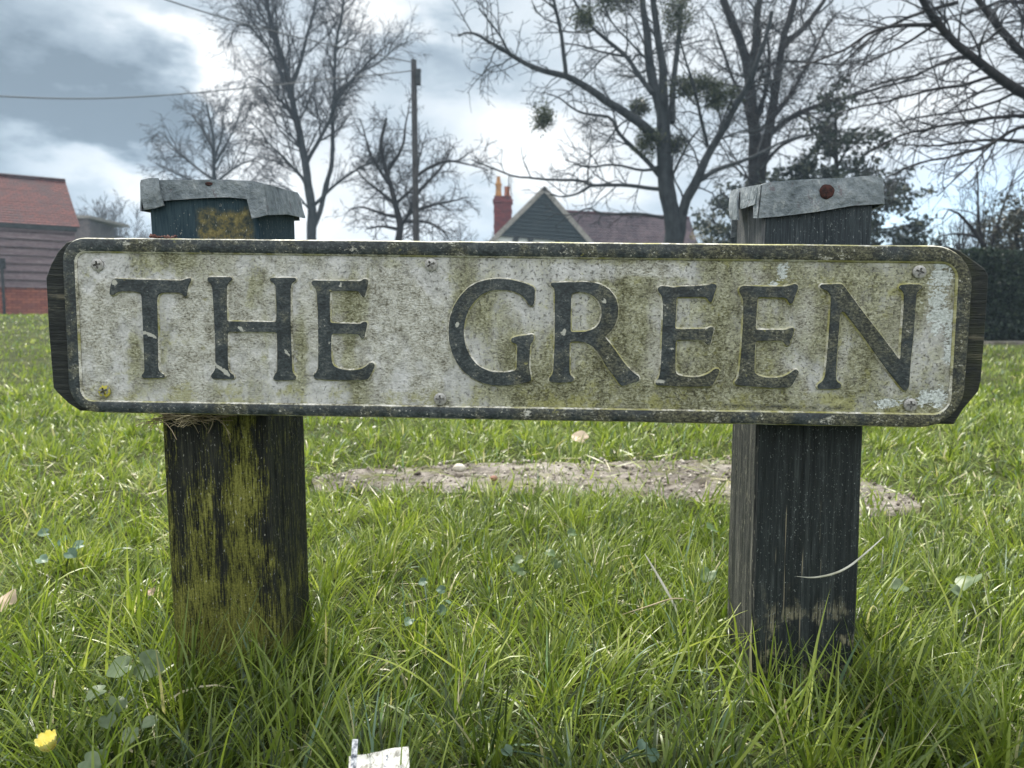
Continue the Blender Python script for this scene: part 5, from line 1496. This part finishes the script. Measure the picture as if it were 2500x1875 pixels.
def blades(base, h, wd, az_, lean, curl, segs, rnd, rng, twist=0.6):
    """ribbon blades: base Nx3; lean = start angle from vertical, curl = extra bend along the blade"""
    N = len(base); t = np.linspace(0, 1, segs + 1)
    th = lean[:, None] + curl[:, None] * t[None] ** 1.4
    ds = (h / segs)[:, None]
    hx = np.concatenate([np.zeros((N, 1)), np.cumsum(np.sin(th[:, :-1]) * ds, 1)], 1)
    hz = np.concatenate([np.zeros((N, 1)), np.cumsum(np.cos(th[:, :-1]) * ds, 1)], 1)
    ca, sa = np.cos(az_)[:, None], np.sin(az_)[:, None]
    sway = (rng.normal(0, 0.06, N) * h)[:, None] * t[None] ** 2
    c = np.stack([base[:, :1] + hx * ca - sway * sa, base[:, 1:2] + hx * sa + sway * ca, base[:, 2:3] + np.maximum(hz, 0.004 * t[None])], -1)
    wv = wd[:, None] * np.clip(np.minimum(1, 0.55 + t * 2.2) * (1 - t ** 2.2), 0.0, 1)[None] * 0.5
    a2 = az_ + math.pi / 2 + rng.normal(0, twist, N)
    tw = rng.normal(0, 0.8, N)[:, None] * t[None]
    ww = np.stack([np.cos(a2[:, None] + tw), np.sin(a2[:, None] + tw), rng.normal(0, 0.25, N)[:, None] * np.ones_like(t)[None]], -1)
    L, R_ = c - ww * wv[..., None], c + ww * wv[..., None]
    V = np.stack([L, R_], 2).reshape(-1, 3)                     # N, segs+1, 2
    k = np.arange(N)[:, None] * 2 * (segs + 1) + 2 * np.arange(segs)[None]
    F = np.stack([k, k + 1, k + 3, k + 2], -1).reshape(-1, 4)
    return V, F, np.repeat(rnd, 2 * (segs + 1))


def scatter(rng, d0, d1, n_, half=50, power=1.0):
    # area-uniform in distance^power
    u = rng.random(n_); p = power
    d_ = (d0 ** p + u * (d1 ** p - d0 ** p)) ** (1 / p); a = R(half) * rng.uniform(-1, 1, n_)
    return d_ * np.sin(a), d_ * np.cos(a)


def inside_posts(x_, y_):
    o = np.zeros(len(x_), bool)
    for M, W in ((ML, WL), (MR, WR)):
        Mi = np.array(M.inverted()); q = Mi[:3, :3] @ np.stack([x_, y_, np.zeros_like(x_)]) + Mi[:3, 3:4]
        o |= (q[0] > -.001) & (q[0] < W + .001) & (q[1] > -.001) & (q[1] < DP + .001)
    return o


def near_posts(x_, y_):
    o = np.zeros(len(x_))
    for M, W in ((ML, WL), (MR, WR)):
        c = np.array(M @ Vector((W / 2, DP / 2, 0))); o = np.maximum(o, np.exp(-((x_ - c[0]) ** 2 + (y_ - c[1]) ** 2) / 0.16 ** 2))
    return o


def lawn(name, seed, d0, d1, n_, segs, hr, wr, power, half, lean_s, curl_s):
    rng = np.random.default_rng(seed)
    x_, y_ = scatter(rng, d0, d1, n_, half, power)
    p2 = np.stack([x_, y_, np.zeros_like(x_)], -1)
    pn = vnoise(p2, 11, 8) * 0.5 + vnoise(p2, 4, 9) * 0.5
    inp = in_path(x_ + 0.10 * vnoise(p2, 9, 21) + 0.05 * vnoise(p2, 30, 22), y_ + 0.09 * vnoise(p2, 7, 23) + 0.07 * vnoise(p2, 26, 24))
    keep = ~inside_posts(x_, y_) & (~inp | (rng.random(n_) < 0.15)) & (rng.random(n_) < 0.80 + 0.45 * pn)
    keep &= ~((y_ > 9.0) & (x_ > 4) & (y_ < 11.2) & (rng.random(n_) < 0.55)) & ~((y_ > 11.25) & (x_ > 3))
    x_, y_, pn = x_[keep], y_[keep], pn[keep]; N = len(x_); dd = np.hypot(x_, y_)
    fld = 2.4 * vnoise(np.stack([x_, y_, np.zeros(N)], -1), 7, 12) + 0.5
    # tufts: blades fan outwards from scattered crowns
    cs = 0.075 * np.maximum(1, (dd / 2.0) ** 0.5); ix, iy = np.floor(x_ / cs), np.floor(y_ / cs)
    hsh = lambda a, b, k: np.modf(np.abs(np.sin(a * 12.9898 + b * 78.233 + k * 37.719)) * 43758.5453)[0]
    tx, ty = (ix + hsh(ix, iy, 1)) * cs, (iy + hsh(ix, iy, 2)) * cs
    pull = rng.uniform(0.0, 0.62, N); x_, y_ = x_ + (tx - x_) * pull, y_ + (ty - y_) * pull
    out = np.arctan2(y_ - ty, x_ - tx); tone = hsh(ix, iy, 3); rad = np.hypot(x_ - tx, y_ - ty) / cs
    az_ = np.where(rng.random(N) < 0.72, out + rng.normal(0, 0.6, N), fld + rng.normal(0, 1.0, N))
    h = rng.uniform(*hr, N) * (1 + 0.30 * pn) * (1 + 0.45 * near_posts(x_, y_)) * (1 + 0.18 * sstep(-dd, -0.95, -0.6)) * (0.75 + 0.5 * tone)
    lean = np.abs(rng.normal(0.12, lean_s, N)); curl = np.abs(rng.normal(0.5, curl_s, N))
    lean = lean + 0.45 * rad
    flat = rng.random(N) < 0.16; lean[flat] += 0.7; curl[flat] *= 0.6
    wd = rng.uniform(*wr, N) * np.maximum(1, (dd / 1.6) ** 0.85)
    patch = vnoise(np.stack([x_, y_, np.zeros(N)], -1), 2.2, 15) * 0.10 + vnoise(np.stack([x_, y_, np.zeros(N)], -1), 0.5, 16) * 0.06
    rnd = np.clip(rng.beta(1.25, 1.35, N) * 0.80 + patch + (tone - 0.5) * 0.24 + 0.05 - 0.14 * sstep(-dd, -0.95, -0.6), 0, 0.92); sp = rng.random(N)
    rnd = np.where(sp < 0.03, rng.uniform(.935, .96, N), rnd); rnd = np.where(sp > 0.978, rng.uniform(.965, 1, N), rnd)
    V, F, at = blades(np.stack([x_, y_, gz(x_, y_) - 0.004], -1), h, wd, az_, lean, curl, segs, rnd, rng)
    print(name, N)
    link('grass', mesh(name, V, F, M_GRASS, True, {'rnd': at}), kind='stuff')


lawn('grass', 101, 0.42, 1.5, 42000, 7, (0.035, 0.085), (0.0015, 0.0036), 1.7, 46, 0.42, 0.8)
lawn('grass', 102, 1.5, 5.0, 84000, 4, (0.030, 0.064), (0.0022, 0.0046), 0.9, 46, 0.45, 0.8)
lawn('grass', 103, 5.0, 32.0, 110000, 2, (0.03, 0.065), (0.0022, 0.0040), 0.55, 48, 0.45, 0.6)

# long individual blades round the posts and in the foreground
rng = np.random.default_rng(120)
n_ = 480
x_ = rng.uniform(-0.75, 0.75, n_); y_ = rng.uniform(0.52, 0.98, n_)
k = ~inside_posts(x_, y_); x_, y_ = x_[k], y_[k]; n_ = len(x_)
V, F, at = blades(np.stack([x_, y_, np.zeros(n_)], -1), rng.uniform(0.085, 0.15, n_), rng.uniform(.0020, .0042, n_), rng.uniform(-0.9, 1.1, n_) + np.where(rng.random(n_) < .35, math.pi, 0), np.abs(rng.normal(.35, .25, n_)), np.abs(rng.normal(.5, .4, n_)), 10, rng.uniform(.2, .9, n_), rng)
link('grass', mesh('grass', V, F, M_GRASS, True, {'rnd': at}), kind='stuff')

# dead and flattened blades on the ground and over the path's edges
rng = np.random.default_rng(140)
n_ = 2600
x_ = rng.uniform(-1.3, 1.5, n_); y_ = np.where(rng.random(n_) < .45, rng.uniform(1.45, 2.15, n_), rng.uniform(0.5, 2.6, n_))
k = ~inside_posts(x_, y_) & (~in_path(x_, y_) | (rng.random(n_) < 0.45)); x_, y_ = x_[k], y_[k]; n_ = len(x_)
V, F, at = blades(np.stack([x_, y_, gz(x_, y_) + np.where(in_path(x_, y_), .024, .012)], -1), rng.uniform(0.03, 0.085, n_), rng.uniform(.0016, .0036, n_), rng.uniform(0, 6.3, n_), rng.uniform(1.25, 1.55, n_), rng.normal(0, .18, n_), 5, np.where(rng.random(n_) < .22, rng.uniform(.965, .99, n_), rng.uniform(.1, .8, n_)), rng)
link('grass', mesh('grass', V, F, M_GRASS, True, {'rnd': at}), kind='stuff')

# ------------------------------------------------------------------ weeds, flower, litter and odd stalks
def weedmat(name, stops, veins=True):
    m = leafmat(name, stops, 0.25, 0.45); return m


M_WEED = weedmat('broad_leaf', [(0, (0.06, 0.11, 0.035)), (0.5, (0.10, 0.16, 0.065)), (1, (0.17, 0.22, 0.12))])
M_WEEDP = weedmat('pale_leaf', [(0, (0.07, 0.105, 0.05)), (0.5, (0.13, 0.18, 0.095)), (1, (0.23, 0.28, 0.17))])
M_WEEDB = weedmat('blue_leaf', [(0, (0.04, 0.085, 0.05)), (0.5, (0.085, 0.15, 0.10)), (1, (0.17, 0.25, 0.18))])


def leaf_shape(c, nrm, tip, size, rng, lobes=0.1):
    """a rounded heart-shaped leaf blade with a folded midrib"""
    nrm = np.asarray(nrm, float); nrm /= np.linalg.norm(nrm); tip = tip - nrm * (tip @ nrm); tip /= np.linalg.norm(tip); sd = np.cross(nrm, tip)
    n_ = 22; V = [c - tip * size * 0.42]; F = []
    rings = []
    for k, s_ in enumerate((0.5, 1.0)):
        for j in range(n_):
            t = 2 * math.pi * j / n_
            r_ = (0.86 + 0.14 * math.cos(t) - 0.42 * max(0, -math.cos(t)) ** 8) * (1 + lobes * math.cos(5 * t) * 0.6)
            a, b = math.cos(t) * r_ * s_, math.sin(t) * r_ * s_ * 0.88
            V.append(c + size * (tip * a + sd * b + nrm * (abs(b) * 0.22 - 0.18 * a * a * s_ + 0.05 * math.sin(3 * t + size * 900))))
    V[0] = c.copy()
    F = [(0, 1 + j, 1 + (j + 1) % n_) for j in range(n_)] + [(1 + j, 1 + n_ + j, 1 + n_ + (j + 1) % n_, 1 + (j + 1) % n_) for j in range(n_)]
    return V, F


def weed(name, label, leaves, Yb, mat, seed, cat='weed', zr=(.034, .052), k=0.9):
    """leaves: (px, py, size px, distance); stalks run down to one rootstock"""
    rng = np.random.default_rng(seed)
    leaves = [(a, b, s_ * k, float(on_plane(a, b, np.array([0, 0, rng.uniform(*zr)]), ZUP)[1])) for a, b, s_, d_ in leaves]
    ctr = np.mean([P(a, b, d_) for a, b, s_, d_ in leaves], 0); g0 = np.array([ctr[0], ctr[1] + .01, float(gz(ctr[0], ctr[1]))])
    root = thing(name, g0, label, cat); T = Tubes()
    for a, b, s_, d_ in leaves:
        c = P(a, b, d_); size = s_ * d_ / FPX
        nrm = np.array([rng.normal(0, .3), -0.55 + rng.normal(0, .25), 0.8]); tip = np.array([rng.normal(0, .8), -0.5, rng.normal(0, .3)])
        V, F = leaf_shape(c, nrm, tip, size, rng)
        part('leaf', root, V, F, mat, smooth=True, attrs={'rnd': np.clip(rng.uniform(.25, .85) + 0.35 * vnoise(np.array(V), 150, 7) + 0.2 * vnoise(np.array(V), 420, 8), 0, 1)})
        gb = g0 + np.array([rng.normal(0, .006), rng.normal(0, .006), 0])
        T.add(resamp(smooth_line([gb, (gb + c) / 2 + np.array([0, 0, .008]), c - nrm * .001], 3), 8), np.linspace(.0011, .0007, 8), 5)
    v_, f_ = T.data(); part('stalks', root, v_, f_, mat, attrs={'rnd': np.full(len(v_), .3)}, smooth=True)


weed('broadleaf_weed', 'weed with large round pale green leaves at the foot of the left post', [(302, 1627, 40, .66), (355, 1622, 48, .67), (240, 1690, 34, .62), (285, 1712, 30, .62), (320, 1790, 28, .58), (262, 1755, 26, .60), (370, 1760, 24, .6), (215, 1860, 34, .55), (250, 1850, 26, .56)], .62, M_WEEDP, 131, zr=(.044, .062), k=1.0)
weed('creeping_weed', 'dark blue green creeping weed in the grass left of the left post', [(155, 1320, 26, 1.05), (110, 1300, 18, 1.08), (100, 1365, 20, 1.0), (195, 1330, 20, 1.05), (170, 1350, 22, 1.02)], 1.05, M_WEEDB, 132)
weed('creeping_weed', 'blue green creeping weed midway between the two posts', [(1080, 1440, 16, .95), (1092, 1470, 20, .93), (1075, 1490, 22, .92), (1035, 1420, 16, .96), (1000, 1515, 18, .9)], .93, M_WEEDB, 133)
weed('clover_weed', 'dark green clover patch below the path between the posts', [(1270, 1365, 18, 1.02), (1255, 1385, 18, 1.0), (1340, 1350, 20, 1.05), (1360, 1375, 18, 1.02), (1275, 1395, 16, 1.0), (1400, 1300, 18, 1.12)], 1.02, M_WEED, 134)
weed('broadleaf_weed', 'two pale broad leaves right of the right post', [(2370, 1415, 46, .95), (2200, 1430, 30, .95), (2330, 1440, 26, .93)], .95, M_WEEDP, 135, zr=(.05, .07))
weed('creeping_weed', 'single blue green weed near the lower right of the photo', [(1590, 1835, 30, .53), (1570, 1815, 20, .54), (1235, 1830, 22, .53)], .53, M_WEEDB, 136)
weed('broadleaf_weed', 'pale broad leaf close by the left side of the right post', [(1730, 1400, 30, .98), (1740, 1290, 26, 1.1)], 1.0, M_WEED, 137)

# yellow flower
fc = on_plane(124, 1828, np.array([0, 0, .06]), ZUP); gflo = np.array([fc[0] + .012, fc[1] + .015, 0])
flo = thing('yellow_flower', gflo, 'single yellow celandine flower in the grass at the lower left', 'flower')
M_PET = principled('yellow_petal', lambda g: g.ramp(g.noise(g.coord(), 160, 2), [(.3, (.78, .68, .14)), (.7, (.88, .82, .34))]), .4, .5)
M_STEM = leafmat('stem_green', [(0, (.08, .14, .03)), (1, (.12, .18, .05))], .2)
ax = np.array([-.1, -.35, .93]); ax /= np.linalg.norm(ax); sx_ = np.cross(ax, [0, 1, 0]); sx_ /= np.linalg.norm(sx_); sy_ = np.cross(ax, sx_)
for i in range(8):
    t = 2 * math.pi * i / 8 + .2; d_ = sx_ * math.cos(t) + sy_ * math.sin(t); s_ = np.cross(ax, d_); V, F = [], []
    for k in range(7):
        u = k / 6; wdt = .0050 * math.sin(math.pi * min(1, .15 + u * .8)) ** .8
        c = fc + d_ * .0118 * u * (1 - .3 * u) + ax * (.0120 * u ** 1.2) + rng.normal(0, .0001, 3)
        for q in (-1, -.4, .4, 1): V.append(c + s_ * wdt * q + ax * .0010 * q * q * u - d_ * (.0008 * q * q))
    for k in range(6):
        for q in range(3): F.append((k * 4 + q, k * 4 + q + 1, k * 4 + q + 5, k * 4 + q + 4))
    part('petal', flo, V, F, M_PET, smooth=True)
T = Tubes()
for i in range(24):
    t = rng.uniform(0, 6.3); r_ = rng.uniform(0, .0028); T.add([fc, fc + (sx_ * math.cos(t) + sy_ * math.sin(t)) * r_ + ax * .004], [.0003, .0005], 4)
v_, f_ = T.data(); part('stamens', flo, v_, f_, M_PET)
T = Tubes(); T.add(resamp(smooth_line([gflo, gflo * .5 + fc * .5 + np.array([.006, 0, .01]), fc], 3), 12), .0011, 6); v_, f_ = T.data(); part('stem', flo, v_, f_, M_STEM, attrs={'rnd': np.full(len(v_), .5)}, smooth=True)

# litter: a scrap of white packet with a bent metal strip
lc = P(930, 1862, .535)
lit = thing('litter_packet', (lc[0], lc[1], 0.02), 'dirty white packet scrap with a shiny metal strip in the grass at the bottom', 'litter')
def paper(g):
    c = g.coord(); a = g.noise(c, 90, 4, .7); b = g.noise(c, 400, 3)
    col = g.mix(g.ss(a, .44, .56) * .8, (.58, .58, .55), g.mix(g.ss(b, .45, .55), (.16, .15, .12), (.5, .5, .46)))
    return {'Base Color': col, 'Normal': g.bump(a, .4, .002)}
M_PAPER = principled('packet_card', paper, .5, .4)
tl, tr, br, bl_ = P(852, 1846, .548), P(998, 1826, .548), P(1004, 1990, .50), P(846, 1990, .50)
nu, nv_ = 16, 16; gr = np.array([[(tl * (1 - u) + tr * u) * (1 - v2) + (bl_ * (1 - u) + br * u) * v2 for u in np.linspace(0, 1, nu)] for v2 in np.linspace(0, 1, nv_)])
gr = gr + np.array([0, -.4, .9]) * (.0028 * vnoise(gr, 60, 3) + .0012 * vnoise(gr, 160, 5))[..., None]
top_, bot_ = gr.reshape(-1, 3), (gr + np.array([0, .0006, -.0012])).reshape(-1, 3); F = []
for i in range(nv_ - 1):
    for j in range(nu - 1):
        a = i * nu + j; F += [(a, a + nu, a + nu + 1, a + 1), (256 + a, 257 + a, 257 + a + nu, 256 + a + nu)]
bd = [j for j in range(nu)] + [i * nu + nu - 1 for i in range(1, nv_)] + [(nv_ - 1) * nu + j for j in range(nu - 2, -1, -1)] + [i * nu for i in range(nv_ - 2, 0, -1)]
for a, b in zip(bd, bd[1:] + bd[:1]): F.append((a, b, 256 + b, 256 + a))
part('card_sheet', lit, np.vstack([top_, bot_]), F, M_PAPER, smooth=False)
M_METAL = principled('bright_metal', lambda g: {'Base Color': g.ramp(g.noise(g.map(g.coord(), (3, 3, 1)), 120, 3), [(.35, (.05, .06, .08)), (.65, (.55, .57, .6))]), 'Metallic': 0.9}, .25)
mb = MB(); mb.slab(P(868, 1805, .535), P(856, 1990, .49), (.0021, 0, 0), (0, -.0012, .0008)); part('metal_strip', lit, mb.v, mb.f, M_METAL)
mb = MB(); mb.slab(P(945, 1846, .535), P(925, 1985, .495), (.0009, 0, 0), (0, -.0008, .0012)); part('metal_pin', lit, mb.v, mb.f, M_METAL)

# pebble on the path
def pebble(px, py, Y, s_, label, seed, mat):
    rng = np.random.default_rng(seed); c = P(px, py, Y)
    nu, nv_ = 22, 12; V = [];
    for i in range(nv_ + 1):
        for j in range(nu):
            th, ph = math.pi * i / nv_, 2 * math.pi * j / nu; V.append((math.sin(th) * math.cos(ph), math.sin(th) * math.sin(ph) * .8, math.cos(th) * .62))
    V = np.array(V); V = V * (1 + .18 * vnoise(V, 1.7, seed) + .08 * vnoise(V, 4, seed))[:, None] * s_
    F = [(i * nu + j, (i + 1) * nu + j, (i + 1) * nu + (j + 1) % nu, i * nu + (j + 1) % nu) for i in range(nv_) for j in range(nu)]
    o = link('stone', mesh('stone', V, F, mat, True), label=label, cat='stone'); o.location = (c[0], c[1], float(gz(c[0], c[1])) + .02 + s_ * .4)


# grit and crumbs of soil on the worn path
rng = np.random.default_rng(151)
n_ = 2600; x_ = rng.uniform(-0.75, 1.15, n_); y_ = rng.uniform(1.4, 2.1, n_); k = in_path(x_, y_); x_, y_ = x_[k], y_[k]; n_ = len(x_)
oct_ = np.array([(1, 0, 0), (0, 1, 0), (-1, 0, 0), (0, -1, 0), (0, 0, .8), (0, 0, -.8)])
sz = np.abs(rng.normal(0, .0028, n_)) + .0012
V = (oct_[None] * sz[:, None, None] * rng.uniform(.6, 1.3, (n_, 6, 1))) + np.stack([x_, y_, gz(x_, y_) + .014], -1)[:, None]
F = (np.array([(0, 1, 4), (1, 2, 4), (2, 3, 4), (3, 0, 4), (1, 0, 5), (2, 1, 5), (3, 2, 5), (0, 3, 5)])[None] + 6 * np.arange(n_)[:, None, None]).reshape(-1, 3)
link('gravel', mesh('gravel', V.reshape(-1, 3), F, leafmat('grit', [(0, (.05, .04, .03)), (.6, (.22, .19, .16)), (1, (.5, .47, .42))], 0.0, .8), False, {'rnd': np.repeat(rng.random(n_), 6)}), kind='stuff')

M_PEB = principled('pale_stone', lambda g: {'Base Color': g.ramp(g.noise(g.coord(), 60, 5, .7), [(.3, (.35, .32, .26)), (.7, (.66, .62, .54))]), 'Normal': g.bump(g.noise(g.coord(), 120, 4), .5, .004)}, .8, .3)
pebble(1122, 1150, 1.86, .017, 'small pale stone lying on the back edge of the worn path', 5, M_PEB)
pebble(1205, 1172, 1.75, .010, 'tiny reddish stone on the path near the pale stone', 6, principled('red_stone', lambda g: g.ramp(g.noise(g.coord(), 60, 4), [(.3, (.16, .07, .05)), (.7, (.32, .18, .13))]), .8, .3))

# fallen leaves
M_FALL = leafmat('fallen_leaf', [(0, (.34, .22, .15)), (1, (.50, .40, .30))], .2)
for px, py, s_, Y, lab, sd_ in [(372, 1446, 14, .95, 'pinkish fallen leaf beside the left edge of the left post', 1), (1420, 1070, 26, 2.6, 'pale pinkish dead leaf in the grass beyond the path', 2), (18, 1470, 40, .85, 'pale dead leaf in the grass at the left edge', 3)]:
    rng = np.random.default_rng(sd_ + 300); c = on_plane(px, py, np.array([0, 0, .035]), ZUP); Y = c[1]; V, F = leaf_shape(np.zeros(3), (rng.normal(0, .3), -.6, .7), np.array([rng.normal(), .3, .3]), s_ * Y / FPX, rng)
    o = link('fallen_leaf', mesh('fallen_leaf', V, F, M_FALL, True, {'rnd': np.full(len(V), rng.random())}), label=lab, cat='leaf', group='fallen leaves in the grass'); o.location = c


# dry stalks
def stalk(pts, Ys, r_, flat, label, mat):
    p = smooth_line(np.array([P(a, b, Y) for (a, b), Y in zip(pts, Ys)]), 3); p = resamp(p, 24)
    w_ = r_ * np.clip(np.sin(np.linspace(0.35, 3.05, 24)), .2, 1); T = Tubes(); T.add(p, w_, 6); v_, f_ = T.data()
    o = link('dry_stalk', mesh('dry_stalk', v_ - p[0], f_, mat, True), label=label, cat='grass stalk'); o.location = p[0]


M_PALE = principled('bleached_straw', lambda g: g.ramp(g.noise(g.coord(), 60, 3), [(.3, (.5, .48, .38)), (.7, (.74, .73, .66))]), .6, .3)
M_GSTALK = leafmat('green_stalk', [(0, (.12, .18, .05)), (1, (.25, .30, .12))], .3)
stalk([(1574, 1352), (1610, 1412), (1650, 1482), (1662, 1530)], [.88, .87, .86, .87], .0017, 1, 'straight bleached white straw standing in the grass left of the right post', M_PALE)
stalk([(1520, 1500), (1590, 1478), (1650, 1457), (1700, 1470)], [.86, .84, .82, .84], .0009, 1, 'thin buff straw lying across the white straw', M_STRAW)
stalk([(2158, 1310), (2120, 1345), (2060, 1395), (1990, 1412), (1945, 1407)], [.70, .70, .71, .73, .76], .0011, 1, 'pale bent grass stalk crossing the front of the right post', M_PALE)
0 and stalk([(1110, 1745), (1200, 1700), (1300, 1690), (1400, 1660)], [.6, .61, .63, .66], .0013, 1, 'bleached straw lying flat in the grass below the sign', M_PALE)

# ------------------------------------------------------------------ haze
def haze():
    m = bpy.data.materials.new('haze'); m.use_nodes = True
    g = G(m.node_tree); out = g.n('ShaderNodeOutputMaterial'); v = g.n('ShaderNodeVolumePrincipled')
    v.inputs['Color'].default_value = (0.58, 0.78, 1.0, 1); v.inputs['Density'].default_value = 0.0018; v.inputs['Anisotropy'].default_value = 0.2
    g.nt.links.new(v.outputs[0], out.inputs['Volume'])
    mb = MB(); mb.box((-420, -320, -2.0), (420, 920, 22))
    link('haze', mesh('haze', mb.v, mb.f, m), kind='stuff')


haze()
